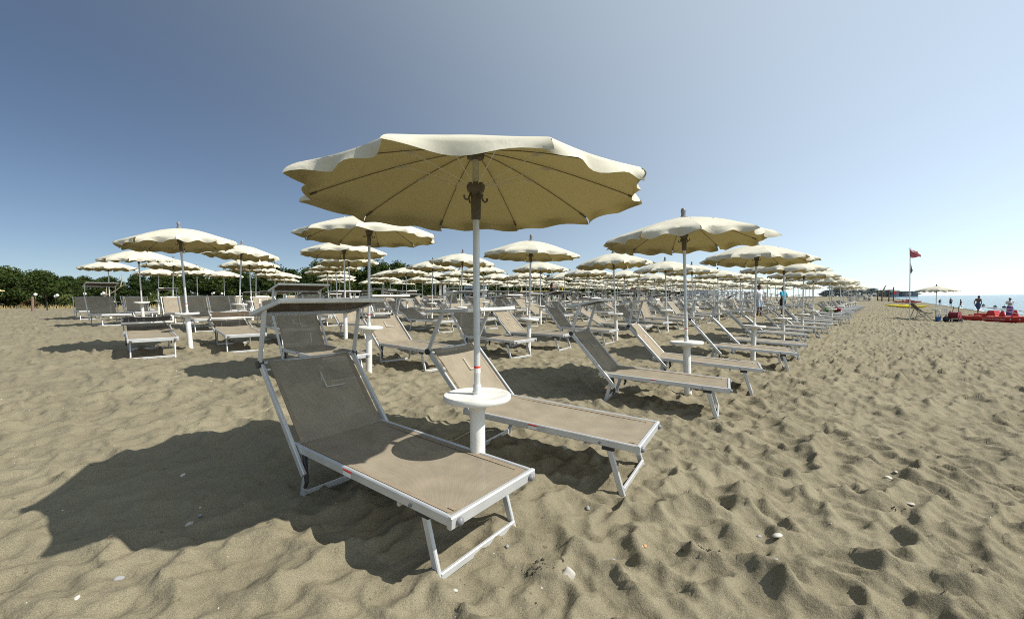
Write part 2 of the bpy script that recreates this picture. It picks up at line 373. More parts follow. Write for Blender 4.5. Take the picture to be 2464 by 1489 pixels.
M_CANVAS = canvas_material()
M_TAUPE = mesh_fabric('taupe_mesh', (.335, .290, .218), .04)
M_HEM = mat('taupe_hem', (.25, .20, .14), .8, var=.1, scale=30)
M_SEAM = mat('seam_thread', (.45, .42, .36), .8)
M_ALU = mat('aluminium', (.58, .59, .59), .42, .45, var=.07, scale=9, spec=.5)
M_WHITE = mat('white_plastic', (.72, .71, .66), .45, var=.11, scale=7, bump=.06)
M_POLE = mat('pole_paint', (.62, .63, .62), .38, .35, var=.06)
M_BROWN = mat('brown_plastic', (.115, .10, .075), .5, var=.15)
M_RIB = mat('rib_steel', (.17, .14, .085), .5, .3, var=.15)
M_STRUT = mat('strut_fibre', (.66, .64, .55), .5)
M_BLACK = mat('black_plastic', (.035, .035, .04), .5)
M_CAP = mat('grey_cap', (.18, .18, .19), .45)
M_RED = mat('red_sticker', (.62, .05, .03), .5)
M_STICK = mat('white_sticker', (.75, .74, .70), .5)

# ------------------------------------------------------------------ umbrellas
NR = 10; RAD = 1.02; Z0, Z1 = 2.20, 1.925
def rib_pt(a, q, dz=0.0):
    rho = .035 + (RAD - .035) * q
    return Vector((rho * math.cos(a), rho * math.sin(a), Z0 - (Z0 - Z1) * q ** 1.32 + dz))
def panel(mb, k, rnd, nu=12, nv=8, wind=1.0):
    a0, a1 = 2 * math.pi * k / NR, 2 * math.pi * (k + 1) / NR
    bil = rnd.uniform(.004, .022)
    def top(u, v):
        q = max(v, .0); p = rib_pt(a0, q).lerp(rib_pt(a1, q), u)
        p.z += bil * math.sin(math.pi * u) * math.sin(math.pi * min(1, v * 1.02)) * 1.0
        cut = .028 * math.sin(math.pi * u) * v * v
        am = (a0 + a1) / 2
        return p - Vector((math.cos(am), math.sin(am), 0)) * cut
    mb.sheet(top, nu, nv)
    ph, fr = rnd.uniform(0, 6.28), rnd.uniform(1.3, 2.1); c0, c1 = rnd.uniform(.0, .055) * wind, rnd.uniform(.0, .055) * wind
    lift0, lift1 = (rnd.random() < .3) * rnd.uniform(.2, .7) * wind, (rnd.random() < .3) * rnd.uniform(.2, .7) * wind
    am = (a0 + a1) / 2; out = Vector((math.cos(am), math.sin(am), 0)); D = .080 if wind > .7 else .062
    def flap(u, v):
        p = top(u, 1.0)
        e0, e1 = max(0, 1 - u * 3.2) ** 1.6, max(0, 1 - (1 - u) * 3.2) ** 1.6
        o = .014 + .036 * math.sin(2 * math.pi * fr * u + ph) * wind + c0 * e0 + c1 * e1
        drop = D * (1 - .75 * lift0 * e0 - .75 * lift1 * e1) * (1 + .26 * wind * math.sin(2 * math.pi * fr * u + ph + 2.2))
        side = (Vector((-math.sin(a0), math.cos(a0), 0)) * (-.018 * e0 - .02 * lift0 * e0) + Vector((-math.sin(a1), math.cos(a1), 0)) * (.018 * e1 + .02 * lift1 * e1))
        return p + out * (o * v ** 1.2 + .02 * math.sin(3 * v) * (e0 + e1)) + side * v - Vector((0, 0, drop * v))
    mb.sheet(flap, nu, 4)
    return mb

def weld(me):
    b = bmesh.new(); b.from_mesh(me); bmesh.ops.remove_doubles(b, verts=b.verts, dist=1e-5); b.to_mesh(me); b.free()
    me.polygons.foreach_set('use_smooth', [True] * len(me.polygons)); me.set_sharp_from_angle(angle=R(70)); me.update(); return me

panel_sets = []
for seed in (3, 8, 21):
    rr_ = random.Random(seed); pm = []
    for k in range(NR):
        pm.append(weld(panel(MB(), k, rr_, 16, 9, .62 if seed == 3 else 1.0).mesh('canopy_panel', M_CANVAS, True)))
    panel_sets.append(pm)
canopy_meshes = []
for seed in range(5):
    rr_ = random.Random(40 + seed); mb = MB()
    for k in range(NR): panel(mb, k, rr_, 9, 3, 1.25)
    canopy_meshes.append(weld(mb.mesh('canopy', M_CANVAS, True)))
ME = {}
mb = MB(); mb.tube([rib_pt(0, q, -.010) for q in (0, .15, .3, .45, .6, .75, .9, 1.0)], .0032, 6); ME['rib'] = mb.mesh('rib', M_RIB, True)
mb = MB(); mb.beam(rib_pt(0, .945, -.012), rib_pt(0, 1.012, -.012), .014, .010); ME['tip'] = mb.mesh('rib_tip', M_BROWN)
sa_, sb_ = Vector((.05, 0, 1.985)), rib_pt(0, .42, -.012)
mb = MB(); mb.tube([sa_, sb_], .0028, 5); ME['strut'] = mb.mesh('strut', M_STRUT)
mb = MB(); mb.box(sb_ + Vector((.0, 0, -.004)), (.085, .004, .026)); ME['bracket'] = mb.mesh('strut_bracket', M_STRUT)
mb = MB(); mb.lathe([(.024, 2.14), (.052, 2.15), (.056, 2.17), (.056, 2.188), (.03, 2.195)], 20); ME['hub'] = mb.mesh('top_hub', M_BROWN, True)
mb = MB(); mb.lathe([(.0225, 1.77), (.029, 1.775), (.033, 1.93), (.052, 1.95), (.058, 1.975), (.052, 1.995), (.03, 2.0)], 20); ME['runner'] = mb.mesh('runner', M_BROWN, True)
mb = MB(); mb.tube([(.035 + .0, 0, 1.94), (.045, 0, 1.915), (.052, 0, 1.895), (.067, 0, 1.888), (.080, 0, 1.897), (.083, 0, 1.915)], .006, 6); ME['hook'] = mb.mesh('hook', M_BROWN, True)
mb = MB(); mb.lathe([(.055, 2.195), (.052, 2.215), (.032, 2.225), (.028, 2.27), (.034, 2.285), (.030, 2.32), (.018, 2.335)], 16); ME['finial'] = mb.mesh('finial', M_CAP, True)
mb = MB(); mb.tube([(0, 0, .42), (0, 0, 2.2)], .0205, 14); ME['pole'] = mb.mesh('pole', M_POLE, True)
mb = MB(); mb.lathe([(.030, .695), (.030, .715), (.0255, .72), (.0255, .755), (.0215, .76)], 14); ME['collar'] = mb.mesh('pole_collar', M_POLE, True)
mb = MB(); mb.lathe([(.050, -.35), (.047, .60), (.050, .63)], 20); ME['post'] = mb.mesh('base_post', M_WHITE, True)
mb = MB(); mb.lathe([(.049, .590), (.056, .617), (.080, .640), (.120, .652), (.196, .660), (.206, .662), (.212, .670), (.212, .690), (.207, .698), (.196, .7005), (.190, .698), (.035, .696), (.030, .698), (.022, .698)], 36)
ME['table'] = mb.mesh('table', M_WHITE, True)
mb = MB(); mb.lathe([(.0208, .862), (.0212, .863), (.0212, .874), (.0208, .875)], 14, cap=False); ME['band_red'] = mb.mesh('red_band', M_RED)
mb = MB(); mb.lathe([(.0207, .832), (.0210, .833), (.0210, .861), (.0207, .862)], 14, cap=False); ME['band_white'] = mb.mesh('white_band', M_STICK)
# lighter meshes for the ones farther off
mb = MB()
for k in range(NR):
    a = 2 * math.pi * k / NR; mb.tube([rib_pt(a, q, -.010) for q in (0, .5, 1.0)], .005, 4)
ME['ribs_far'] = mb.mesh('rib_frame', M_RIB)
mb = MB(); mb.lathe([(.022, .42), (.022, 2.2)], 8); ME['pole_far'] = mb.mesh('pole', M_POLE, True)
mb = MB(); mb.lathe([(.050, -.35), (.048, .60), (.08, .635), (.205, .653), (.224, .658), (.224, .684), (.205, .691), (.022, .698)], 14); ME['table_far'] = mb.mesh('table_and_base', M_WHITE, True)

def ordn(n):
    w = ['', 'first', 'second', 'third', 'fourth', 'fifth', 'sixth', 'seventh', 'eighth', 'ninth', 'tenth']
    if n <= 10: return w[n]
    return '%d%s' % (n, 'th' if 10 <= n % 100 <= 20 else {1: 'st', 2: 'nd', 3: 'rd'}.get(n % 10, 'th'))

def umbrella(x, y, lod, label, rnd, group='cream beach umbrellas', table=True, spin=None, dz=0.0, ext=.11, wid=1.0):
    o = empty('beach_umbrella', (x, y, gz(x, y) + dz), 0, label, 'umbrella', group)
    spin = rnd.uniform(0, 6.28) if spin is None else spin
    o.rotation_euler = (R(rnd.gauss(0, 1.2)), R(rnd.gauss(0, 1.2)), spin) if label.find('foreground') < 0 else (0, R(.3), spin)
    up = (0, 0, ext); o.scale = (wid, wid, 1)
    if lod == 0:
        ps = panel_sets[rnd.randrange(3)] if label.find('foreground') < 0 else panel_sets[0]
        for k in range(NR):
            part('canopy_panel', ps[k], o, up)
            a = 2 * math.pi * k / NR
            rb = part('rib', ME['rib'], o, up, rot=(0, 0, a)); part('rib_tip', ME['tip'], rb)
            st = part('strut', ME['strut'], o, up, rot=(0, 0, a)); part('strut_bracket', ME['bracket'], st)
        part('top_hub', ME['hub'], o, up)
        rn = part('runner', ME['runner'], o, up)
        for k in range(4): part('hook', ME['hook'], rn, rot=(0, 0, k * math.pi / 2 + .6 - spin))
        if label.find('foreground') < 0: part('finial', ME['finial'], o, up)
        pl = part('pole', ME['pole'], o, up); part('pole_collar', ME['collar'], pl, (0, 0, -ext))
        part('red_band', ME['band_red'], pl, (0, 0, -ext)); part('white_band', ME['band_white'], pl, (0, 0, -ext))
        part('base_post', ME['post'], o); part('table', ME['table'], o)
    elif lod == 1:
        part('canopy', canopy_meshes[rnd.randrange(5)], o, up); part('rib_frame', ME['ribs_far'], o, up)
        part('runner', ME['runner'], o, up); part('finial', ME['finial'], o, up)
        part('pole', ME['pole_far'], o, up); part('base_post', ME['post'], o)
        if table: part('table', ME['table'], o)
    else:
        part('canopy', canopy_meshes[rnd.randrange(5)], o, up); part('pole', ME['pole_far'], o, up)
        part('finial', ME['finial'], o, up)
        if table: part('table_and_base', ME['table_far'], o)
    return o

# ------------------------------------------------------------------ sun loungers
HX, FX, SW, SZ = -.68, .68, .325, .36      # hinge, foot, half width, rail height
BL = .66                                   # backrest length above the hinge
AL = .385                                   # sunshade arm
def seat_sheet(mb, z0, hw, x0, x1, sag, nu=10, nv=6):
    mb.sheet(lambda u, v: Vector((x0 + (x1 - x0) * u, -hw + 2 * hw * v, z0 - sag * math.sin(math.pi * v) * (1 - (2 * u - 1) ** 4))), nu, nv)
mb = MB(); seat_sheet(mb, SZ - .008, SW - .012, HX + .02, FX - .012, .022); ME['seat'] = mb.mesh('seat_fabric', M_TAUPE, True)
for s in (-1, 1):
    mb = MB(); mb.sheet(lambda u, v: Vector((HX + .03 + (FX - HX - .07) * u, s * (SW - .018 - .032 * v), SZ - .004 - .004 * v)), 6, 1); ME['hem%d' % s] = mb.mesh('hem', M_HEM)
mb = MB(); mb.sheet(lambda u, v: Vector((FX - .075 + .045 * u, -SW + .05 + (2 * SW - .10) * v, SZ - .004 - .016 * math.sin(math.pi * v))), 1, 6)
ME['hem'] = mb.mesh('hem', M_HEM)
mb = MB()
for s in (-1, 1): mb.beam((HX - .06, s * SW, SZ - .024), (FX - .014, s * SW, SZ - .024), .024, .050)
mb.beam((HX + .02, -SW + .013, SZ - .05), (HX + .02, SW - .013, SZ - .05), .022, .022)
mb.beam((.30, -SW + .013, SZ - .075), (.30, SW - .013, SZ - .075), .022, .022)
ME['rails'] = mb.mesh('side_rails', M_ALU)
mb = MB(); mb.beam((FX, -SW - .013, SZ - .028), (FX, SW + .013, SZ - .028), .028, .060); ME['endbar'] = mb.mesh('end_bar', M_ALU)
mb = MB(); mb.ball((0, 0, 0), .021, 12, 7, (1, 1, 1)); ME['cap'] = mb.mesh('end_cap', M_CAP, True)
mb = MB(); mb.tube([(0, -.006, 0), (0, .006, 0)], .009, 8); ME['bolt'] = mb.mesh('bolt', M_CAP, True)
FLT, FLB = Vector((.47, 0, SZ - .05)), Vector((.60, 0, -.05))
RLT, RLB = Vector((HX + .10, 0, SZ - .05)), Vector((HX + .02, 0, -.05))
mb = MB(); mb.beam(FLT, FLB, .022, .042, (1, 0, 0)); ME['fleg'] = mb.mesh('leg', M_ALU)
mb = MB(); mb.beam(RLT, RLB, .022, .042, (1, 0, 0)); ME['rleg'] = mb.mesh('leg', M_ALU)
mb = MB(); mb.beam((0, -SW + .033, 0), (0, SW - .033, 0), .020, .040); ME['cross'] = mb.mesh('crossbar', M_ALU)
mb = MB(); mb.box((.47, 0, SZ - .065), (.085, .030, .035)); ME['joint'] = mb.mesh('leg_joint', M_BLACK)
mb = MB(); mb.beam((0, 0, 0), (.03, 0, -.16), .02, .03); mb.beam((.03, 0, -.16), (.012, 0, -.20), .02, .02); ME['ratchet'] = mb.mesh('ratchet', M_BLACK)
mb = MB(); mb.box((-.10, -SW - .0145, SZ - .012), (.072, .002, .008)); ME['stk_r'] = mb.mesh('red_sticker', M_RED)
mb = MB(); mb.box((-.10, -SW - .0145, SZ - .029), (.072, .002, .024)); ME['stk_w'] = mb.mesh('white_sticker', M_STICK)
# backrest, built along -X from its pivot and turned up by the recline angle
BW = SW + .026
mb = MB()
for s in (-1, 1): mb.beam((.19, s * BW, 0), (-BL, s * BW, 0), .022, .044)
mb.beam((-BL + .012, -BW, 0), (-BL + .012, BW, 0), .020, .020); mb.beam((-.02, -BW, -.012), (-.02, BW, -.012), .02, .02)
ME['bframe'] = mb.mesh('back_frame', M_ALU)
mb = MB(); mb.sheet(lambda u, v: Vector((-.01 - (BL - .02) * u, -(BW - .045) + 2 * (BW - .045) * v, .014 - .022 * math.sin(math.pi * v) * math.sin(math.pi * (.1 + .8 * u)))), 8, 6)
ME['bfab'] = mb.mesh('back_fabric', M_TAUPE, True)
for s in (-1, 1):
    mb = MB(); mb.sheet(lambda u, v: Vector((-.02 - (BL - .03) * u, s * (BW - .047 - .028 * v), .017 - .004 * v)), 6, 1); ME['bhem%d' % s] = mb.mesh('hem', M_HEM)
mb = MB(); mb.box((-.44, .02, -.0035), (.13, .010, .003)); mb.box((-.378, .095, -.0045), (.010, .150, .003)); ME['seam'] = mb.mesh('pocket_seam', M_SEAM)
mb = MB(); mb.tube([(-.59, -BW + .012, 0), (-.59, -BW + .05, 0)], .006, 6); ME['peg'] = mb.mesh('peg', M_STICK)
mb = MB(); mb.beam((.02, 0, 0), (-AL, 0, 0), .020, .036); ME['arm'] = mb.mesh('sunshade_arm', M_ALU)
mb = MB(); mb.tube([(0, -.018, 0), (0, .018, 0)], .026, 12); ME['knuckle'] = mb.mesh('arm_joint', M_BLACK, True)
HD, HW = .22, .375
mb = MB()
for s in (-1, 1): mb.beam((-HD, s * HW, 0), (HD, s * HW, 0), .016, .028)
mb.beam((-HD, -HW, 0), (-HD, HW, 0), .016, .028)
ME['hframe'] = mb.mesh('sunshade_frame', M_ALU)
mb = MB(); mb.tube([(HD, -HW - .01, 0), (HD, HW + .01, 0)], .017, 10); ME['hroll'] = mb.mesh('sunshade_front_bar', M_WHITE, True)
mb = MB(); mb.sheet(lambda u, v: Vector((-HD + .0 + 2 * HD * u, -HW + .01 + (2 * HW - .02) * v, .012 - .018 * math.sin(math.pi * u) + .003 * math.sin(9 * v))), 6, 8)
ME['hfab'] = mb.mesh('sunshade_fabric', mesh_fabric('shade_fabric', (.11, .085, .058), .03), True)
# joined meshes for loungers farther off
def joined(name, keys, mats, extra=None):
    mb = MB()
    for key, mi, off in keys:
        me = ME[key]; mb.cur = mi
        mb.add([Vector(v.co) + Vector(off) for v in me.vertices], [tuple(p.vertices) for p in me.polygons])
    return mb.mesh(name, mats)
lo = SW - .03
ME['under'] = joined('leg_frame', [('fleg', 0, (0, lo, 0)), ('fleg', 0, (0, -lo, 0)), ('rleg', 0, (0, lo, 0)), ('rleg', 0, (0, -lo, 0)), ('cross', 0, (.588, 0, .02)), ('cross', 0, (HX + .027, 0, .02))], [M_ALU])
ME['under_f'] = joined('leg_frame', [('fleg', 0, (0, lo, 0)), ('fleg', 0, (0, -lo, 0)), ('cross', 0, (.588, 0, .02))], [M_ALU])
ME['under_r'] = joined('leg_frame', [('rleg', 0, (0, lo, 0)), ('rleg', 0, (0, -lo, 0)), ('cross', 0, (HX + .027, 0, .02))], [M_ALU])
ME['frame1'] = joined('seat_frame', [('rails', 0, (0, 0, 0)), ('endbar', 0, (0, 0, 0))], [M_ALU])
ME['frame2'] = joined('frame', [('frame1', 0, (0, 0, 0)), ('under', 0, (0, 0, 0))], [M_ALU])
ME['hood1'] = joined('sunshade', [('hframe', 0, (0, 0, 0)), ('hroll', 1, (0, 0, 0)), ('hfab', 2, (0, 0, 0))], [M_ALU, M_WHITE, ME['hfab'].materials[0]])
ME['back2'] = joined('backrest', [('bframe', 0, (0, 0, 0)), ('bfab', 1, (0, 0, 0))], [M_ALU, M_TAUPE])

def lounger(r, s, az, lod, label, beta=45, shade='up', alpha=None, tau=None, rnd=random, group='taupe sun loungers', z=None, name='sun_lounger', pitch=None):
    """r, s of the middle of the seat; az: heading of the foot end clockwise from +Y; beta: recline; alpha: sunshade arm"""
    x, y = xy(r, s); h = R(90 - az); dx, dy = math.cos(h), math.sin(h)
    if z is None:
        zf, zh = gz(x + dx * FX, y + dy * FX), gz(x + dx * HX, y + dy * HX)
        z = (zf + zh) / 2 - .012; pitch = math.atan2(zf - zh, FX - HX)
    o = empty(name, (x, y, z), 0, label, 'sun lounger', group)
    o.rotation_euler = (0, -(pitch or 0), h); o.rotation_mode = 'XYZ'
    b = R(beta); pv = Vector((HX + .02, 0, SZ - .02)); top = pv + Vector((-math.cos(b), 0, math.sin(b))) * (BL - .02)
    if lod == 0:
        st = part('seat_fabric', ME['seat'], o); [part('hem', ME[k_], st) for k_ in ('hem', 'hem1', 'hem-1')]
        part('side_rails', ME['rails'], o); eb = part('end_bar', ME['endbar'], o)
        for q in (-1, 1):
            part('end_cap', ME['cap'], eb, (FX + .018, q * (SW - .035), SZ - .030))
            lg = part('leg', ME['fleg'], o, (0, q * lo, 0)); part('leg_joint', ME['joint'], lg)
            part('leg', ME['rleg'], o, (0, q * lo, 0))
            part('ratchet', ME['ratchet'], o, (HX + .11, q * (SW + .002), SZ - .05))
            part('bolt', ME['bolt'], o, (.42, q * (SW + .014), SZ - .03)); 
        part('crossbar', ME['cross'], o, (FLB.x - .012, 0, .02)); part('crossbar', ME['cross'], o, (RLB.x + .010, 0, .02))
        if s > -12:
            sk = part('red_sticker', ME['stk_r'], o); part('white_sticker', ME['stk_w'], sk)
        bf = part('back_frame', ME['bframe'], o, pv, (0, b, 0)); part('peg', ME['peg'], bf)
        bb = part('back_fabric', ME['bfab'], o, pv, (0, b, 0)); part('hem', ME['bhem1'], bb); part('hem', ME['bhem-1'], bb)
        part('pocket_seam', ME['seam'], bb, (0, 0, .012))
    elif lod == 1:
        part('seat_fabric', ME['seat'], o); part('seat_frame', ME['frame1'], o); part('leg_frame', ME['under_f'], o); part('leg_frame', ME['under_r'], o)
        part('back_frame', ME['bframe'], o, pv, (0, b, 0)); part('back_fabric', ME['bfab'], o, pv, (0, b, 0))
    else:
        part('seat_fabric', ME['seat'], o); part('frame', ME['frame2'], o); part('backrest', ME['back2'], o, pv, (0, b, 0))
    if shade != 'none':
        a = R(alpha if alpha is not None else (rnd.uniform(96, 106) if shade == 'up' else rnd.uniform(150, 175)))
        # arm built along -X: angle measured like the backrest's recline
        tip = top + Vector((-math.cos(a), 0, math.sin(a))) * AL
        t = R(tau if tau is not None else (rnd.uniform(6, 20) if shade == 'up' else rnd.uniform(-60, 70)))
        cen = tip + Vector((math.cos(t), 0, math.sin(t))) * .04
        if lod == 0:
            for q in (-1, 1):
                ar = part('sunshade_arm', ME['arm'], o, (top.x, q * (HW - .016), top.z), (0, a, 0)); part('arm_joint', ME['knuckle'], ar)
            part('sunshade_frame', ME['hframe'], o, cen, (0, -t, 0)); part('sunshade_front_bar', ME['hroll'], o, cen, (0, -t, 0))
            part('sunshade_fabric', ME['hfab'], o, cen, (0, -t, 0))
        else:
            for q in (-1, 1):
                if lod == 1 or q == 1 or True: part('sunshade_arm', ME['arm'], o, (top.x, q * (HW - .016), top.z), (0, a, 0))
            part('sunshade', ME['hood1'], o, cen, (0, -t, 0))
    return o

# ------------------------------------------------------------------ the field: rows parallel to the shore
RN = random.Random(77)
ROWS = [  # s of the poles, r of the first pole, spacing, number of umbrellas
    (-1.95, 1.86, 3.93, 15), (-5.60, 3.40, 3.60, 16), (-9.60, 2.00, 3.50, 19), (-13.6, 4.10, 3.25, 23),
    (-17.2, 2.40, 3.25, 24), (-20.6, 3.80, 3.25, 25), (-24.5, 2.60, 3.25, 26), (-28.0, 4.6, 3.3, 26), (-31.4, 12.0, 3.4, 24)]
FIX = {(0, 0): (1.883, -1.92), (0, 1): (5.84, -1.94), (0, 2): (9.85, -1.97), (0, 3): (13.95, -2.05), (0, 4): (17.6, -2.03), (0, 5): (21.5, -2.09),
       (1, 0): (3.38, -5.70), (1, 1): (6.85, -5.46), (1, 2): (10.4, -5.3), (2, 0): (2.20, -10.08), (2, 1): (5.0, -9.4)}
# loungers set by hand: (row, column, side) -> r, s, heading, recline, shade, alpha, tau
BEDS = {
    (0, 0, 0): (1.52, -2.17, 126.0, 47, 'up', 100, 15), (0, 0, 1): (2.86, -1.96, 119.5, 45, 'up', 112, 5),
    (0, 1, 0): (5.12, -1.98, 116.5, 46, 'up', 104, 14), (0, 1, 1): (6.71, -1.97, 116.0, 44, 'up', 100, 9),
    (0, 2, 0): (9.00, -1.86, 112.0, 46, 'up', 104, 8), (0, 2, 1): (10.75, -1.9, 114.0, 43, 'up', 106, 10),
    (1, 0, 0): (2.92, -6.13, 132.0, 58, 'up', 104, 14), (1, 0, 1): (4.36, -5.83, 130.5, 42, 'up', 108, 4),
    (1, 1, 0): (6.25, -5.75, 130.0, 52, 'up', 104, 6), (1, 1, 1): (7.75, -5.8, 122.0, 46, 'up', 106, 6),
    (2, 0, 0): (1.60, -10.0, 137.0, 9, 'down', 163, -8), (2, 0, 1): (2.95, -9.8, 138.0, 12, 'down', 158, -12),
    (2, 1, 0): (4.05, -10.2, 135.0, 70, 'none', 0, 0), (2, 1, 1): (5.75, -9.9, 131.0, 40, 'up', 102, 5),
}
n_bed = 0; BED_AT = {}
for j, (s0, r0, dr, n) in enumerate(ROWS):
    for i in range(n):
        r, s = FIX.get((j, i), (r0 + dr * i + RN.uniform(-.22, .22), s0 + RN.uniform(-.18, .18)))
        x, y = xy(r, s); d = math.hypot(x, y)
        lod = 0 if d < 11.5 else (1 if d < 27 else 2)
        if (j, i) == (0, 0): lab = 'large cream beach umbrella in the foreground, above the two nearest loungers'
        else: lab = 'cream scalloped umbrella, %s from the near end of the %s row from the sea' % (ordn(i + 1), ordn(j + 1))
        umbrella(x, y, lod, lab, RN, spin=(R(3.5) if (j, i) == (0, 0) else None), ext=(.015 if (j, i) == (0, 0) else .14 if (j, i) == (0, 1) else RN.uniform(.07, .17)), wid=(1.0 if (j, i) == (0, 0) else .91 if j > 1 and i < 2 else .95 if j > 0 and i < 3 else 1.0))
        if i > 16 or (j > 5 and i > 14) or j > 7: continue
        for q in (0, 1):
            if (j, i, q) in BEDS: br, bs, az, be, sh, al, ta = BEDS[(j, i, q)]
            else:
                br, bs = r + (-.70 if q == 0 else .95) + RN.uniform(-.13, .13), s - .05 - .25 * (j > 0) + RN.uniform(-.15, .15)
                az = (113 if j == 0 else 127) + RN.gauss(0, 3.5)
                be = RN.choice((28, 40, 44, 47, 52, 66)) + RN.uniform(-3, 3); sh = 'up' if RN.random() < (.75 if j < 4 else .5) else RN.choice(('down', 'none')); al = ta = None
                if j > 2 and i < 2: sh = 'none' if RN.random() < .8 else 'up'; be = RN.uniform(54, 66)
                if j == 0: sh = 'none' if i > 2 and RN.random() < .7 else sh; be = RN.uniform(38, 50)
            bx, by = xy(br, bs); bd = math.hypot(bx, by)
            bl = 0 if bd < 10.5 else (1 if bd < 24 else 2)
            if (j, i) == (0, 0): lab = ('nearest taupe sun lounger with silver frame, left of the foreground umbrella', 'taupe sun lounger right of the foreground umbrella, behind its white table')[q]
            else: lab = 'taupe sun lounger %s of the %s umbrella in the %s row from the sea' % (('left', 'right')[q], ordn(i + 1), ordn(j + 1))
            BED_AT[(j, i, q)] = lounger(br, bs, az, bl, lab, be, sh, al, ta, RN); n_bed += 1

# ------------------------------------------------------------------ pine wood and dry grass behind the beach
def leaf_material(name, lo_, hi_, tr):
    m, nt, b = new_mat(name); N = nt.nodes; L = nt.links
    geo = N.new('ShaderNodeNewGeometry'); oi = N.new('ShaderNodeObjectInfo')
    n = N.new('ShaderNodeTexNoise'); n.inputs['Scale'].default_value = 1.3; n.inputs['Detail'].default_value = 5; L.new(geo.outputs['Position'], n.inputs['Vector'])
    ad = N.new('ShaderNodeMath'); ad.operation = 'MULTIPLY_ADD'; ad.inputs[1].default_value = .35; L.new(oi.outputs['Random'], ad.inputs[0]); L.new(n.outputs[0], ad.inputs[2])
    rp = N.new('ShaderNodeValToRGB'); rp.color_ramp.elements[0].position = .4; rp.color_ramp.elements[1].position = .95
    rp.color_ramp.elements[0].color = (*lo_, 1); rp.color_ramp.elements[1].color = (*hi_, 1); L.new(ad.outputs[0], rp.inputs[0])
    L.new(rp.outputs[0], b.inputs['Base Color']); b.inputs['Roughness'].default_value = .8; b.inputs['Specular IOR Level'].default_value = .15
    t = N.new('ShaderNodeBsdfTranslucent'); L.new(rp.outputs[0], t.inputs[0])
    mx = N.new('ShaderNodeMixShader'); mx.inputs[0].default_value = tr; L.new(b.outputs[0], mx.inputs[1]); L.new(t.outputs[0], mx.inputs[2]); L.new(mx.outputs[0], N['Material Output'].inputs[0])
    return m
M_PINE = leaf_material('pine_needles', (.014, .030, .007), (.062, .085, .018), .15)
M_SHRUB = leaf_material('shrub_leaves', (.035, .060, .016), (.10, .12, .035), .2)
M_BROWNLEAF = leaf_material('dry_shrub_leaves', (.06, .045, .018), (.13, .095, .04), .2)
M_BARK = mat('bark', (.10, .075, .05), .9, var=.3, scale=6, bump=.4, bscale=20)
M_STRAW = mat('straw', (.30, .24, .11), .9, var=.25, scale=.6)
M_DEAD = mat('dead_wood', (.36, .30, .21), .9, var=.2)

def crown_mesh(seed, w, h, base, n_cl, per, leaf, material, name='crown'):
    g = np.random.default_rng(seed); V = []; 
    for c in range(n_cl):
        t = g.random() ** .8; z = base + (h - base) * t
        rad = w * (1 - .75 * max(0, (t - .35) / .65) ** 1.6) * (.55 + .45 * min(1, t * 3))
        a = g.random() * 6.283; q = rad * math.sqrt(g.random()) * .85
        c0 = np.array([q * math.cos(a), q * math.sin(a), z]); cr = w * g.uniform(.20, .38)
        d = g.normal(size=(per, 3)); d /= np.linalg.norm(d, axis=1)[:, None]
        d[:, 2] *= .75
        P = c0 + d * (cr * g.random((per, 1)) ** .35)
        nrm = d + g.normal(size=(per, 3)) * .55; nrm /= np.linalg.norm(nrm, axis=1)[:, None]
        u = np.cross(nrm, g.normal(size=(per, 3))); u /= np.linalg.norm(u, axis=1)[:, None]; v = np.cross(nrm, u)
        s1 = leaf * g.uniform(.6, 1.3, (per, 1)); s2 = s1 * g.uniform(.35, .7, (per, 1))
        V.append(np.stack([P - u * s1, P - v * s2, P + u * s1, P + v * s2], 1))
    V = np.concatenate(V).reshape(-1, 3)
    me = bpy.data.meshes.new(name); nf = len(V) // 4
    me.vertices.add(len(V)); me.vertices.foreach_set('co', V.ravel())
    me.loops.add(len(V)); me.loops.foreach_set('vertex_index', np.arange(len(V), dtype=np.int32))
    me.polygons.add(nf); me.polygons.foreach_set('loop_start', np.arange(0, len(V), 4, dtype=np.int32)); me.polygons.foreach_set('loop_total', np.full(nf, 4, dtype=np.int32))
    me.update(calc_edges=True); me.materials.append(material); return me
def trunk_mesh(seed, h, w):
    g = random.Random(seed); mb = MB(); mb.tube([(0, 0, -.4), (.05, .02, h * .3), (g.uniform(-.2, .2), g.uniform(-.2, .2), h * .6), (g.uniform(-.3, .3), g.uniform(-.3, .3), h * .9)], [.15, .12, .08, .03], 7)
    for k in range(7):
        a = g.uniform(0, 6.28); z = h * g.uniform(.25, .75); l = w * g.uniform(.5, .9)
        mb.tube([(0, 0, z), (math.cos(a) * l * .5, math.sin(a) * l * .5, z + l * .25), (math.cos(a) * l, math.sin(a) * l, z + l * .35)], [.05, .035, .012], 5)
    return mb.mesh('trunk', M_BARK, True)
TREES = []
for k, (w, h, b_) in enumerate(((2.6, 5.0, .3), (3.0, 5.5, .4), (2.3, 4.8, .3), (2.7, 5.8, .4), (3.2, 5.2, .3), (2.4, 5.5, .4))):
    TREES.append((crown_mesh(100 + k, w, h, b_, 64, 85, .15, M_PINE), trunk_mesh(k, h, w)))
SHRUBS = [crown_mesh(200 + k, 1.0, 1.3, .1, 22, 60, .10, (M_SHRUB, M_BROWNLEAF, M_SHRUB)[k], 'foliage') for k in range(3)]
RT = random.Random(31)
r = -16.0; n_t = [0, 0]
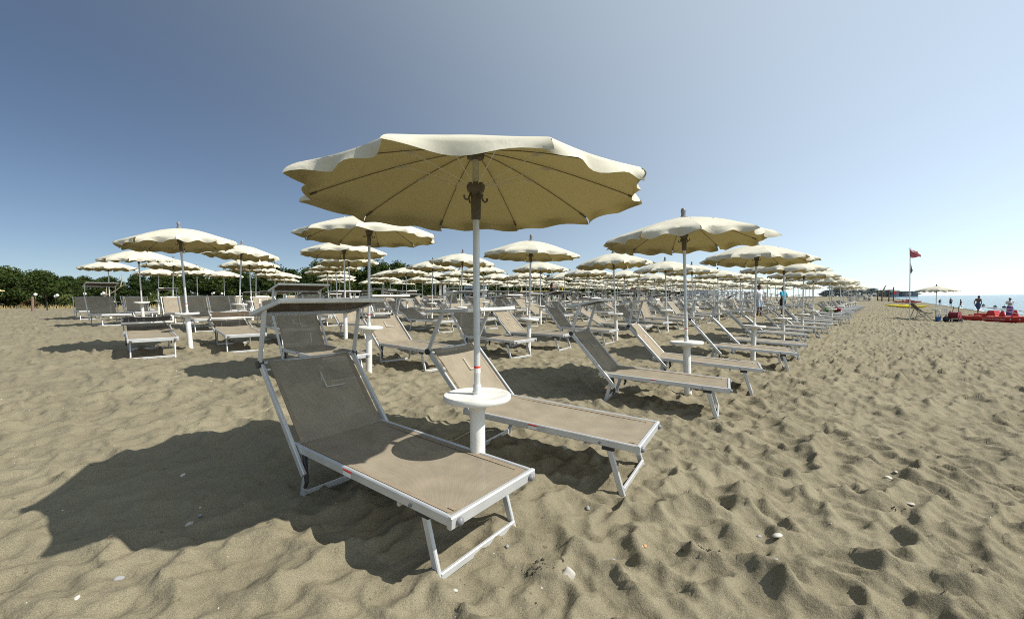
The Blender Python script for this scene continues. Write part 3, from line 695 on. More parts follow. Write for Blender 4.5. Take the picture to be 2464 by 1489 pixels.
while r < 190:
    for back in (0, 1):
        rr2, ss2 = r + RT.uniform(-.9, .9) + back * 1.6, -65.5 - back * 4.2 + RT.uniform(-1.2, 1.2)
        if back and r > 60 and RT.random() < .5: continue
        x, y = xy(rr2, ss2); cm, tm = TREES[RT.randrange(6)]
        o = empty('pine_tree', (x, y, float(prof(ss2))), RT.uniform(0, 6.28), 'bushy green pine in the %s of the wood, %s from the left' % (('front edge', 'back rank')[back], ordn(n_t[back] + 1)), 'tree', 'pines of the wood')
        sc_ = (.60 + .42 * sstep(0, 45, rr2)) * RT.uniform(.80, 1.18) * (1.08 if back else 1)
        o.scale = (sc_ * RT.uniform(1.05, 1.4), sc_ * RT.uniform(1.05, 1.4), sc_)
        part('trunk', tm, o); part('crown', cm, o); n_t[back] += 1
    r += RT.uniform(1.5, 2.5) + .016 * max(0, r)
r = -12.0; n_s = 0
while r < 75:
    x, y = xy(r, -61.6 + RT.uniform(-.7, .7)); k = RT.randrange(3)
    o = empty('shrub', (x, y, 1.70), RT.uniform(0, 6.28), '%s low shrub at the foot of the pines, %s from the left' % (('dark green', 'brownish', 'olive green')[k], ordn(n_s + 1)), 'shrub', 'shrubs before the pines')
    s_ = RT.uniform(.6, 1.5); o.scale = (s_ * 1.3, s_ * 1.3, s_); part('foliage', SHRUBS[k], o); n_s += 1
    mbs = MB(); mbs.tube([(0, 0, -.2), (.05, .03, .5)], [.05, .02], 5); mbs.build('stem', M_BARK, o)
    r += RT.uniform(1.2, 3.8)
gb = MB(); RG = random.Random(9)
for k in range(9000):
    rr2 = RG.uniform(-14, 90); ss2 = -57.2 - RG.betavariate(2, 1.3) * 5.2; x, y = xy(rr2, ss2)
    if math.sin(rr2 * .7 + 1.3 * math.sin(ss2)) < RG.uniform(-1.6, .4): continue
    h_ = RG.uniform(.15, .5); a = RG.uniform(0, 3.14); w = .03; z = float(np.interp(ss2, PS, PZ)) - .03
    lx, ly = RG.gauss(0, .12), RG.gauss(0, .12)
    gb.add([(x - w * math.cos(a), y - w * math.sin(a), z), (x + w * math.cos(a), y + w * math.sin(a), z), (x + lx, y + ly, z + h_)], [(0, 1, 2)])
tag(gb.build('dry_grass', M_STRAW), 'strip of dry yellow grass before the pine wood', kind='stuff')

def put(px_r, px_s): x, y = xy(px_r, px_s); return (x, y, gz(x, y))
# bare fallen branch, posts and globe lamps along the wood
def at(x, y): return (x, y, gz(x, y))
o = empty('dead_tree', at(-41.5, 42.6), 0, 'bare pale leaning dead tree in front of the pines at the left', 'dead tree')
mb = MB(); mb.tube([(-.3, 0, -.3), (.2, 0, .5), (1.0, .1, 1.25), (1.9, .1, 1.65), (2.6, .1, 2.15)], [.11, .09, .075, .06, .035], 7); mb.build('trunk', M_DEAD, o, True)
for pts in ([(1.05, .1, 1.25), (1.1, .1, 1.9), (1.2, .1, 2.5)], [(2.5, .1, 2.1), (2.72, .1, 2.9), (2.6, .1, 3.6)], [(2.55, .1, 2.1), (2.9, .1, 2.3), (3.05, .1, 2.3)]):
    mb = MB(); mb.tube(pts, [.05, .035, .012], 6); mb.build('branch', M_DEAD, o, True)
M_GLOBE = mat('opal_glass', (.80, .80, .78), .25, var=.03); M_POST = mat('post_wood', (.20, .13, .10), .85, var=.25, bump=.3); M_DARKPOST = mat('dark_metal', (.03, .03, .03), .6)
for k, (x, y, h, lab) in enumerate([(-32.8, 29.3, 1.05, 'brown wooden bollard with a white globe lamp at the far left')]):
    o = empty('lamp_post', at(x, y), 0, lab, 'lamp post', 'lamps along the wood')
    mb = MB(); mb.tube([(0, 0, -.2), (0, 0, h)], [.075, .07], 10); mb.build('post', M_POST, o, True)
    mb = MB(); mb.ball((.16, .05, h + .13), .10, 12, 9); g_ = mb.build('globe', M_GLOBE, o, True)
    mb = MB(); mb.tube([(0, 0, h - .03), (0, 0, h + .10), (.08, .03, h + .12)], .035, 7); mb.build('bracket', M_DARKPOST, o, True)
gl = 0
for px, Z in ((135, 43), (205, 45), (247, 46), (362, 50), (512, 54), (535, 54.5), (612, 57), (640, 58), (765, 62), (1062, 70), (1180, 76), (1205, 77)):
    x = (px - 1232) / 1030 * Z; y = Z; gl += 1
    o = empty('lamp_post', at(x, y), 0, 'white globe lamp on a thin dark post before the pines, %s from the left' % ordn(gl), 'lamp post', 'lamps along the wood')
    h = 1.05 if px == 135 else 1.35
    mb = MB(); mb.tube([(0, 0, -.2), (0, 0, h)], .03, 6); mb.build('post', M_DARKPOST, o)
    for k in range(1 + gl % 2):
        mb = MB(); mb.ball((.16 * k, 0, h + .12 + .1 * k), .15, 10, 7); mb.build('globe', M_GLOBE, o, True)
o = empty('marker_post', at(-32.6, 29.8 - .6), 0, 'short dark stake in the sand right of the wooden bollard', 'stake'); o.location = at(-34.2, 31.5)
mb = MB(); mb.tube([(0, 0, -.2), (.01, 0, .62), (.01, 0, .64)], [.045, .04, .02], 7); mb.build('shaft', M_DARKPOST, o)
# shade roof cut by the left edge of the picture
o = empty('shade_roof', at(-31.2, 24.2), R(12), 'flat pale shade roof on a thin pole at the left edge', 'shade roof')
M_REED = mat('reed_roof', (.62, .50, .28), .9, var=.25, scale=8, bump=.4); M_MAROON = mat('maroon_canvas', (.13, .04, .05), .85)
mb = MB()
for k in range(14): mb.box((-1.05 + k * .168, 0, 1.66 + .03 * math.sin(k) - .004 * k * k * .6), (.15, 2.3, .06))
mb.build('roof', M_REED, o)
for a, b in ((.95, .9), (.95, -.9), (-1, .9), (-1, -.9)):
    mb = MB(); mb.tube([(a, b, -.2), (a, b, 1.6)], .035, 8); mb.build('post', mat('grey_pole', (.5, .5, .47), .5) if (a, b) == (.95, .9) else M_POST, o)
o = empty('canvas_wedge', at(-30.0, 24.5), R(5), 'folded maroon canvas leaning at the foot of the shade roof', 'canvas')
mb = MB(); mb.add([(-.4, -.3, 0), (.35, -.3, 0), (.05, -.1, .62), (-.4, -.1, .66), (-.4, .3, 0), (.35, .3, 0), (.05, .1, .62), (-.4, .1, .66)], [(0, 1, 2, 3), (5, 4, 7, 6), (1, 5, 6, 2), (3, 2, 6, 7), (4, 0, 3, 7)]); mb.build('cloth', M_MAROON, o)

# ------------------------------------------------------------------ things behind the rows
M_PALEBLUE = mat('pale_blue_panel', (.30, .38, .44), .5, var=.1, scale=3); M_OFFWHITE = mat('white_paint', (.72, .72, .70), .6, var=.06, scale=2)
M_GREYWALL = mat('grey_wall', (.38, .41, .46), .8, var=.08, scale=2); M_GLASS = mat('dark_glass', (.05, .07, .08), .15, spec=.6); M_REDP = mat('red_paint', (.50, .035, .03), .45, var=.1); M_DRED = mat('dark_red_panel', (.20, .02, .03), .5)
M_YEL = mat('yellow_paint', (.72, .50, .03), .5, var=.1)
o = empty('display_board', at(-6.45, 40), R(0), 'white upright rounded board with a dark slot behind the rows', 'board')
mb = MB(); n = 12
oul = [(-.32, 0)] + [(-.32, 1.85)] + [(.32 * -math.cos(math.pi * k / n), 1.85 + .32 * math.sin(math.pi * k / n)) for k in range(1, n)] + [(.32, 1.85), (.32, 0)]
m_ = len(oul); mb.add([(x, -.04, z) for x, z in oul] + [(x, .04, z) for x, z in oul], [tuple(range(m_)), tuple(range(2 * m_ - 1, m_ - 1, -1))] + [(k, m_ + k, m_ + (k + 1) % m_, (k + 1) % m_) for k in range(m_)]); mb.build('panel', M_OFFWHITE, o)
mb = MB(); mb.box((0, -.05, 1.15), (.11, .03, 1.5)); mb.build('slot', M_DARKPOST, o)
o = empty('booth', at(-3.9, 46), R(-8), 'pale blue beach booth with a white roof behind the rows', 'booth')
mb = MB(); mb.box((0, 0, 1.0), (2.1, 1.8, 2.2)); mb.build('wall', M_PALEBLUE, o)
mb = MB(); mb.box((-.1, 0, 2.17), (2.6, 2.2, .12)); mb.build('roof', M_OFFWHITE, o)
for k in (-1, 1):
    w_ = MB(); w_.box((k * .52, -.915, 1.35), (.8, .03, .8)); w1 = w_.build('window', M_GLASS, o)
    w_ = MB(); w_.box((k * .52, -.94, 1.78), (.9, .03, .06)); w_.box((k * .52, -.94, .92), (.9, .03, .06)); w_.build('frame', M_OFFWHITE, w1)
o = empty('volleyball_net', at(3.6, 52), R(-20), 'yellow volleyball net posts behind the rows', 'net')
for k in (-1, 1): mb = MB(); mb.tube([(k * 2.6, 0, -.3), (k * 2.6, 0, 2.4)], .06, 8); mb.build('post', M_YEL, o)
for z in (2.35, 1.55): mb = MB(); mb.tube([(-2.6, 0, z), (0, 0, z - .05), (2.6, 0, z)], .03, 5); mb.build('net_tape', M_YEL, o)
for k, (x, y, m1, lab) in enumerate(((19.9, 70, M_DRED, 'dark red drinks fridge behind the rows, left of the brighter red one'), (21.6, 70.5, M_REDP, 'bright red drinks fridge with white panel behind the rows'))):
    o = empty('drinks_fridge', at(x, y), R(-15), lab, 'fridge', 'red drinks fridges')
    mb = MB(); mb.box((0, 0, 1.1), (.75, .7, 2.3)); mb.build('body', m1, o)
    mb = MB(); mb.box((0, -.365, 1.05), (.6, .03, 1.5)); mb.build('door', M_GLASS if k == 0 else M_OFFWHITE, o)
    mb = MB(); mb.box((.24, -.395, 1.05), (.03, .03, .4)); mb.build('handle', M_ALU, o)
o = empty('shower_post', at(26.2, 70), 0, 'white shower post with a short crossbar behind the rows', 'shower')
mb = MB(); mb.box((0, 0, 1.1), (.34, .3, 2.6)); mb.build('column', M_OFFWHITE, o); mb = MB(); mb.box((.45, 0, .85), (.6, .2, .18)); mb.build('crossbar', M_OFFWHITE, o)
o = empty('beach_cabin', at(44.2, 101), R(-14), 'long beach cabin, shaded side coloured grey, lit end wall white, beyond the umbrellas', 'cabin')
mb = MB(); mb.box((-.8, 0, 1.4), (4.6, 3, 3.1)); mb.build('wall', M_GREYWALL, o); mb = MB(); mb.box((2.35, 0, 1.4), (1.6, 3.1, 3.0)); mb.build('end_wall', M_OFFWHITE, o)  # shaded long side and sunlit end put into the wall colours
mb = MB(); mb.box((0, 0, 3.05), (6.8, 3.6, .14)); mb.build('roof', M_OFFWHITE, o); mb = MB(); mb.box((-1.2, -1.53, 1.0), (.9, .06, 2.1)); mb.build('door', M_PALEBLUE, o)
n_c = 0
for k in range(14):                       # row of changing cabins along the back of the beach
    r_ = 118 + k * 5.2; x, y = xy(r_, -33.5 + .2 * math.sin(k)); n_c += 1
    o = empty('changing_cabin', (x, y, gz(x, y)), R(90) - TH, 'white changing cabin behind the far umbrellas, %s of the row' % ordn(n_c), 'cabin', 'white changing cabins')
    mb = MB(); mb.box((0, 0, 1.0), (1.9, 1.9, 2.2)); mb.build('wall', M_OFFWHITE, o)
    mb = MB(); mb.add([(-1.1, -1.1, 2.1), (1.1, -1.1, 2.1), (1.1, 1.1, 2.1), (-1.1, 1.1, 2.1), (-1.1, 0, 2.55), (1.1, 0, 2.55)], [(0, 1, 5, 4), (2, 3, 4, 5), (1, 2, 5), (3, 0, 4), (3, 2, 1, 0)]); mb.build('roof', M_GREYWALL, o)
    mb = MB(); mb.box((0, -.97, .95), (.8, .05, 1.9)); mb.box((.97, 0, .95), (.05, .8, 1.9)); mb.build('door', M_PALEBLUE, o)

# ------------------------------------------------------------------ people
M_SKIN = mat('skin_tan', (.30, .17, .11), .6, var=.08); M_SKIND = mat('skin_brown', (.13, .07, .045), .6, var=.08); M_HAIR = mat('dark_hair', (.015, .012, .01), .7)
def remeshed(mb, name, material, vox=.014, parent=None):
    me = mb.mesh(name, material); ob = bpy.data.objects.new(name, me); COL.objects.link(ob)
    md = ob.modifiers.new('r', 'REMESH'); md.mode = 'VOXEL'; md.voxel_size = vox; md.use_smooth_shade = True
    sm = ob.modifiers.new('s', 'SMOOTH'); sm.iterations = 3; sm.factor = .5
    dc = ob.modifiers.new('d', 'DECIMATE'); dc.ratio = .3
    dg = bpy.context.evaluated_depsgraph_get(); ev = bpy.data.meshes.new_from_object(ob.evaluated_get(dg))
    ob.modifiers.clear(); ob.data = ev; ev.materials.clear(); ev.materials.append(material)
    ev.polygons.foreach_set('use_smooth', [True] * len(ev.polygons)); ob.parent = parent
    bpy.data.meshes.remove(me); return ob
def caps(mb, pts, rad):
    pts = [Vector(p) for p in pts]; mb.tube(pts, rad, 10)
    for p, q in zip(pts, rad): mb.ball(p, q * .99, 10, 7)
def person(name, loc, rz, label, H=1.75, skin=None, hair=None, shirt=None, bottom=None, lf=(.0, 0), rf=(.0, 0), lh=None, rh=None, lean=0.0, bend=0.0, hair_long=False, dress=False, bare=False, head=0.0):
    """faces local +Y; feet lf, rf as forward offsets and lift; hands lh, rh as points; H in metres"""
    k = H / 1.75; o = empty(name, loc, rz, label, 'person'); skin = skin or M_SKIN; o.scale = (k, k, k)
    def T(x, y, z):     # torso bends forward about the hips
        c, s = math.cos(bend), math.sin(bend); return Vector((x, y * c + (z - .92) * s + lean * (z - .92), .92 + (z - .92) * c - y * s))
    b = MB()
    hips = [Vector((-.095, 0, .90)), Vector((.095, 0, .90))]
    ft = [Vector((-.11, lf[0], .05 + lf[1])), Vector((.11, rf[0], .05 + rf[1]))]
    legs = []
    for h_, f_ in zip(hips, ft):
        kn = (h_ + f_) / 2 + Vector((0, .05 + .12 * f_.z, .02)); legs.append((h_, kn, f_))
        caps(b, [h_, kn, f_ + Vector((0, 0, .04))], [.085, .058, .040]); caps(b, [f_ + Vector((0, -.04, -.015)), f_ + Vector((0, .16, -.025))], [.036, .026])
    caps(b, [T(0, 0, .92), T(0, .005, 1.08), T(0, .01, 1.25), T(0, 0, 1.38)], [.130, .118, .135, .100])
    caps(b, [T(-.07, 0, .93), T(.07, 0, .93)], [.105, .105]); caps(b, [T(-.15, 0, 1.40), T(.15, 0, 1.40)], [.062, .062])
    caps(b, [T(-.06, .01, 1.27), T(.06, .01, 1.27)], [.115, .115])
    caps(b, [T(0, 0, 1.40), T(0, .01, 1.52)], [.058, .052])
    hc = T(0, .02 + head, 1.635 - abs(head) * .5); b.ball(hc, .105, 14, 11, (.76, .92, 1.12)); b.ball(hc + Vector((0, .105, -.015)), .018, 8, 6); b.ball(hc + Vector((0, .06, -.085)), .045, 8, 6)
    for s in (-1, 1): b.ball(hc + Vector((s * .082, .0, -.01)), .024, 6, 5, (.5, 1, 1.2))
    arms = []
    for s, hd in ((-1, lh), (1, rh)):
        sh = T(s * .185, 0, 1.39); hd = Vector(hd) if hd else T(s * .25, .05, .86)
        el = (sh + hd) / 2; d = (hd - sh).length; off = math.sqrt(max(0, .30 ** 2 - (d / 2) ** 2)); el = el + Vector((s * .35, -1, -.35)).normalized() * off
        arms.append((sh, el, hd)); caps(b, [sh, el, hd], [.052, .040, .028])
        dr = (hd - el).normalized(); sd = dr.cross(Vector((0, 0, 1)))
        sd = sd.normalized() if sd.length > .05 else Vector((0, 1, 0))
        pc = hd + dr * .05; caps(b, [hd, pc, hd + dr * .09], [.027, .034, .034])
        for q in range(4): caps(b, [hd + dr * .09 + sd * (.026 * (q - 1.5)), hd + dr * (.155 + (.01, .022, .018, 0)[q]) + sd * (.030 * (q - 1.5)) + Vector((0, .01, -.01))], [.012, .010])
        caps(b, [hd + dr * .03 + sd * .03, hd + dr * .09 + sd * .062], [.013, .011])
    remeshed(b, 'body', skin, .014, o)
    hb = MB(); hb.ball(hc + Vector((0, -.015, .022)), .112, 14, 11, (.80, .93, 1.08)); hb2 = MB()
    if hair_long: caps(hb, [hc + Vector((0, -.06, 0)), hc + Vector((0, -.09, -.2))], [.08, .05])
    hm = hb.mesh('hair', hair or M_HAIR, True)
    bmx = bmesh.new(); bmx.from_mesh(hm); bmesh.ops.delete(bmx, geom=[v for v in bmx.verts if v.co.y > hc.y + .045 and v.co.z < hc.z + .055], context='VERTS'); bmx.to_mesh(hm); bmx.free()
    part('hair', hm, o)
    if shirt and not bare:
        c = MB(); lowz = .86 if not dress else .62
        caps(c, [T(0, 0, lowz + .08), T(0, .005, 1.08), T(0, .01, 1.26), T(0, 0, 1.38)], [.155, .142, .158, .115]); caps(c, [T(-.075, 0, lowz + .06), T(.075, 0, lowz + .06)], [.122, .122])
        caps(c, [T(-.155, 0, 1.39), T(.155, 0, 1.39)], [.078, .078]); caps(c, [T(-.065, .01, 1.26), T(.065, .01, 1.26)], [.132, .132])
        for sh, el, hd in arms: caps(c, [sh, sh.lerp(el, .62)], [.072, .068])
        remeshed(c, 'shirt', shirt, .016, o)
    if bottom:
        c = MB(); caps(c, [Vector((-.07, 0, .95)), Vector((.07, 0, .95))], [.125, .125])
        if dress: caps(c, [Vector((0, 0, .92)), Vector((0, 0, .6)), Vector((0, 0, .25))], [.16, .19, .215]); caps(c, [Vector((-.08, 0, .9)), Vector((-.1, 0, .25))], [.13, .15]); caps(c, [Vector((.08, 0, .9)), Vector((.1, 0, .25))], [.13, .15])
        else:
            for h_, kn, f_ in legs: caps(c, [h_, h_.lerp(kn, .85)], [.108, .098])
        remeshed(c, 'skirt' if dress else 'shorts', bottom, .016, o)
    return o
def cloth(n, c): return mat(n, c, .85, var=.1, scale=6)
person('person', at(14.2, 24.6), R(200), 'person in a white shirt and pale shorts standing among the loungers', 1.78, M_SKIND, None, cloth('white_cotton', (.72, .73, .76)), cloth('pale_denim', (.42, .50, .60)), lh=(-.27, .12, .95), rh=(.25, .10, .90))
person('person', at(17.3, 27.3), R(20), 'person in a turquoise shirt and black shorts standing among the loungers', 1.76, M_SKIND, None, cloth('turquoise_cotton', (.03, .33, .48)), cloth('black_cotton', (.015, .015, .018)), rh=(.24, .22, 1.0))
person('person', at(2.62, 28.0), R(-80), 'person in a dark vest with a hand raised to the mouth behind the rows', 1.70, M_SKIN, None, cloth('navy_cotton', (.02, .02, .035)), cloth('teal_cotton', (.10, .28, .25)), rh=(.07, .20, 1.50), lh=(-.2, .28, 1.15), hair_long=True)
person('person', at(46.3, 42.5), R(-70), 'person in dark swim shorts walking along the wet sand with head bowed', 1.80, M_SKIND, None, None, cloth('blue_shorts', (.05, .09, .20)), lf=(.28, 0), rf=(-.32, .05), lean=.06, head=.06, bare=True)
person('person', at(41.9, 36.0), R(150), 'person in a white top and purple skirt standing with folded hands beyond the red boat', 1.66, M_SKIND, cloth('pale_scarf', (.60, .55, .42)), cloth('white_linen', (.62, .60, .60)), cloth('purple_cotton', (.16, .07, .25)), lh=(-.06, .22, 1.18), rh=(.06, .22, 1.20), dress=True, hair_long=True)
person('person', (89.2, 87.0, -.12), R(100), 'taller of two distant persons at the water edge', 1.70, M_SKIND, None, None, cloth('dark_swim', (.03, .03, .04)), bare=True)
person('person', (77.6, 74.0, -.04), R(60), 'smaller of two distant persons walking at the water edge', 1.42, M_SKIND, None, None, cloth('red_swim', (.25, .05, .05)), lf=(.2, 0), rf=(-.2, .02), bare=True)
person('person', (104.9, 105.0, -.15), R(-60), 'distant person bending forward in the shallow water', 1.7, M_SKIND, None, None, cloth('dark_swim', (.03, .03, .04)), bend=1.1, lh=(-.15, .55, .55), rh=(.15, .55, .55), bare=True)
for k, (px, py) in enumerate(((2367, 734.3), (2395, 737.5), (2417, 739.0))):
    Z = 2.07 * 1030 / (py - 708.2); x = (px - 1232) / 1030 * Z
    o = empty('buoy', (x, Z, .04), 0, 'small dark buoy on the sea, %s from the left' % ordn(k + 1), 'buoy', 'buoys off the beach')
    mb = MB(); mb.lathe([(.05, -.25), (.22, -.1), (.26, .05), (.2, .18), (.05, .24)], 12); mb.build('float', M_DARKPOST, o, True); mb = MB(); mb.tube([(0, 0, .2), (0, 0, .42)], .03, 6); mb.build('mast', M_DARKPOST, o)

# ------------------------------------------------------------------ lifeguard corner by the water
o = empty('flag_pole', at(25.0, 26.9), R(0), 'tall thin flag pole with a red flag on the open sand', 'flag')
mb = MB(); mb.tube([(0, 0, -.3), (0, 0, 3.95)], .026, 8); mb.build('pole', M_POLE, o, True); mb = MB(); mb.tube([(0, 0, 3.9), (-.02, 0, 4.52)], .022, 8); mb.build('pole_top', M_DARKPOST, o, True)
fm = mat('red_flag', (.45, .10, .11), .8, var=.1)
mb = MB(); mb.sheet(lambda u, v: Vector((.02 + .62 * u, .05 * math.sin(5 * u + v), 4.42 - .50 * v * (1 - .10 * u) - (.34 * u) * (1 - v) - .03 * math.sin(6 * u) - .04 * u)), 12, 6); mb.build('flag', fm, o, True)
mb = MB(); mb.add([(.02, .01, 4.42), (.55, .06, 4.28), (.50, .02, 4.12), (.30, .0, 4.20)], [(0, 1, 2, 3)]); mb.build('flag_fold', mat('red_flag_dark', (.30, .07, .07), .8), o)
mb = MB(); mb.tube([(.03, 0, 3.55), (.07, .01, 3.25), (.10, 0, 3.1), (.05, 0, 2.9)], [.015, .05, .06, .012], 7); mb.build('furled_flag', mat('furled_cloth', (.16, .16, .13), .9), o, True)
umbrella(27.35, 27.6, 1, 'lone cream umbrella on the open sand beside the flag pole', random.Random(4), spin=.3, ext=.0)
M_WOOD = mat('pale_wood', (.48, .42, .33), .7, var=.15, scale=20); M_SLING = mat('striped_sling', (.13, .13, .09), .85, var=.5, scale=14)
o = empty('deck_chair', at(26.75, 27.9), R(-20), 'tall wooden deck chair with a dark striped sling under the lone umbrella', 'deck chair')
for s in (-1, 1):
    mb = MB(); mb.beam((-.62, s * .29, 1.12), (.35, s * .29, .02), .03, .05); mb.build('back_rail', M_WOOD, o)
    mb = MB(); mb.beam((-.55, s * .26, .0), (.42, s * .26, .46), .03, .05); mb.build('seat_rail', M_WOOD, o)
    mb = MB(); mb.beam((-.52, s * .32, .0), (-.28, s * .32, .72), .03, .04); mb.build('leg', M_WOOD, o)
mb = MB(); mb.sheet(lambda u, v: Vector((-.60 + 1.02 * u, -.25 + .5 * v, 1.10 - .66 * u - .34 * math.sin(math.pi * u * .95) * .6)), 10, 2); mb.build('sling', M_SLING, o, True)
for z, x in ((1.1, -.60), (.46, .42), (.04, -.5)): mb = MB(); mb.beam((x, -.3, z), (x, .3, z), .03, .03); mb.build('crossbar', M_WOOD, o)
def plastic_chair(loc, rz, label):
    o = empty('plastic_chair', loc, rz, label, 'chair')
    mb = MB(); mb.sheet(lambda u, v: Vector((-.22 + .44 * u, -.22 + .44 * v, .42 - .02 * math.sin(math.pi * u))), 6, 6); mb.sheet(lambda u, v: Vector((-.22 + .44 * u, -.22 + .44 * v, .40 - .02 * math.sin(math.pi * u))), 6, 6); mb.build('seat', M_WHITE, o)
    for x in (-.16, -.08, 0, .08, .16): mb = MB(); mb.beam((x, -.21, .42), (x * 1.05, -.30, .80), .045, .015, (0, 1, 0)); mb.build('back_slat', M_WHITE, o)
    mb = MB(); mb.tube([(-.24, -.21, .42), (-.24, -.30, .78), (0, -.33, .84), (.24, -.30, .78), (.24, -.21, .42)], .02, 7); mb.build('back_rim', M_WHITE, o, True)
    for s in (-1, 1):
        mb = MB(); mb.tube([(s * .25, -.27, .64), (s * .27, .0, .66), (s * .26, .20, .63), (s * .25, .22, .42)], .022, 7); mb.build('armrest', M_WHITE, o, True)
        for y in (-.2, .2): mb = MB(); mb.tube([(s * .22, y, .41), (s * .26, y * 1.25, -.03)], [.028, .02], 7); mb.build('leg', M_WHITE, o, True)
    return o
plastic_chair(at(27.7, 27.4), R(150), 'white plastic armchair on the sand right of the lone umbrella')
M_BLUE = mat('blue_plastic', (.05, .12, .35), .5)
o = empty('bucket', at(27.1, 27.2), 0, 'blue bucket at the foot of the lone umbrella', 'bucket')
mb = MB(); mb.lathe([(.11, 0), (.14, .26), (.15, .27), (.13, .26), (.10, .02)], 14); mb.build('shell', M_BLUE, o, True); mb = MB(); mb.tube([(-.145, 0, .26), (-.1, 0, .36), (0, 0, .40), (.1, 0, .36), (.145, 0, .26)], .008, 5); mb.build('handle', M_DARKPOST, o)
o = empty('bag', at(27.55, 27.15), R(30), 'dark bag on the sand between lone umbrella and white chair', 'bag')
mb = MB(); mb.ball((0, 0, .14), .22, 12, 9, (1, .7, .8)); mb.build('sack', mat('dark_canvas', (.03, .035, .05), .85), o, True); mb = MB(); mb.tube([(-.12, 0, .28), (-.06, 0, .42), (.06, 0, .42), (.12, 0, .28)], .012, 5); mb.build('handle', M_DARKPOST, o)
o = empty('hose_reel', at(27.9, 26.95), R(25), 'red rope reel on a black hand truck beside the white chair', 'reel cart')
mb = MB(); mb.tube([(0, -.19, .42), (0, .19, .42)], .20, 18); mb.build('rope_drum', mat('red_rope', (.20, .03, .05), .9, var=.35, scale=40, bump=.5), o, True)
for s in (-1, 1):
    mb = MB(); mb.tube([(0, s * .20, .42), (0, s * .225, .42)], .27, 20); f_ = mb.build('drum_flange', M_DRED, o, True)
    mb = MB(); mb.tube([(-.30, s * .24, .0), (-.05, s * .24, .36), (.10, s * .13, .72), (.15, s * .10, .98)], .018, 7); mb.build('handle_tube', M_DARKPOST, o, True)
    mb = MB(); mb.tube([(.22, s * .22, .12), (.22, s * .27, .12)], .12, 14); mb.build('wheel', M_DARKPOST, o, True)
mb = MB(); mb.box((.25, 0, .10), (.2, .3, .16)); mb.build('foot_box', M_DARKPOST, o)

def rescue_boat(loc, rz, label, L=4.6, text=True, red=None, group='red rescue boats'):
    """twin-hulled rowing boat; bow towards local +X, the near hull at -Y"""
    o = empty('rescue_boat', loc, rz, label, 'boat', group); M_B = red or M_REDP; M_DK = mat('faded_red_deck', (.46, .13, .09), .6, var=.15)
    for s in (-1, 1):
        def hull(u, v):
            x = (u - .5) * L; e = abs(2 * u - 1); w = .21 * (1 - e ** 3.2) + .004; kz = .30 * max(0, e - .35) ** 2 / .42 + .0; dk = .40 + .10 * e ** 3
            a = math.pi * v; return Vector((x, s * .62 - w * math.cos(a), dk - (dk - kz) * math.sin(a) ** .55))
        mb = MB(); mb.sheet(hull, 26, 10); mb.build('hull', M_B, o, True)
        mb = MB(); mb.sheet(lambda u, v: Vector(((u - .5) * L, s * .62 + (.205 * (1 - abs(2 * u - 1) ** 3.2) + .004) * (2 * v - 1), .405 + .10 * abs(2 * u - 1) ** 3)), 26, 2); mb.build('hull_deck', M_DK, o, True)
    for x in (-1.2, -.2, .8): mb = MB(); mb.beam((x, -.78, .46), (x, .78, .46), .12, .05); mb.build('crossbeam', M_B, o)
    mb = MB(); mb.box((.95, 0, .56), (.75, .7, .14)); mb.build('fore_bench', M_B, o)
    mb = MB(); mb.add([(.05, -.3, .48), (.62, -.3, .48), (.52, -.26, .86), (.14, -.26, .86), (.05, .3, .48), (.62, .3, .48), (.52, .26, .86), (.14, .26, .86)], [(0, 1, 2, 3), (5, 4, 7, 6), (1, 5, 6, 2), (4, 0, 3, 7), (3, 2, 6, 7)]); mb.build('rowing_seat', M_B, o)
    for s in (-1, 1):
        mb = MB(); mb.add([(-.78, s * .64 - .05, .44), (-.38, s * .64 - .05, .44), (-.52, s * .64 - .03, .88), (-.64, s * .64 - .03, .88), (-.78, s * .64 + .05, .44), (-.38, s * .64 + .05, .44), (-.52, s * .64 + .03, .88), (-.64, s * .64 + .03, .88)], [(0, 1, 2, 3), (5, 4, 7, 6), (1, 5, 6, 2), (4, 0, 3, 7), (3, 2, 6, 7)]); mb.build('oar_support', M_B, o)
        mb = MB(); mb.tube([(1.0 - .3 * s, s * .35, 1.12), (-.58, s * .64, .92), (-2.1, s * .80, .50)], .022, 7); oa = mb.build('oar', M_WOOD, o, True)
        mb = MB(); mb.beam((-2.05, s * .795, .515), (-2.55, s * .83, .38), .02, .13, (0, 0, 1)); mb.build('blade', M_WOOD, oa)
    for x in (-1.15, -1.65): mb = MB(); mb.tube([(x, -.842, .27), (x, -.815, .27)], .045, 12); mb.build('fitting', M_STICK, o, True)
    if text:
        cu = bpy.data.curves.new('hull_lettering', 'FONT'); cu.body = 'SALVATAGGIO'; cu.size = .20; cu.extrude = .002; cu.align_x = 'CENTER'; cu.materials.append(M_STICK)
        t0_ = bpy.data.objects.new('hull_lettering', cu); COL.objects.link(t0_); bpy.context.view_layer.update()
        tm_ = bpy.data.meshes.new_from_object(t0_.evaluated_get(bpy.context.evaluated_depsgraph_get())); bpy.data.objects.remove(t0_)
        t_ = bpy.data.objects.new('hull_lettering', tm_); COL.objects.link(t_); t_.parent = o; t_.location = (-.15, -.838, .20); t_.rotation_euler = (R(80), 0, 0)
    return o
# near hull seen from the landward side: bow away to the left in the picture
bw = math.atan2(.62, .0 - .30) 
bo = rescue_boat(at(32.9, 28.9), 0, 'red twin-hulled rescue rowing boat with white lettering at the right edge'); bo.rotation_euler = (0, 0, R(101)); bo.scale = (.88, .9, .9); bo.location.z += -.04
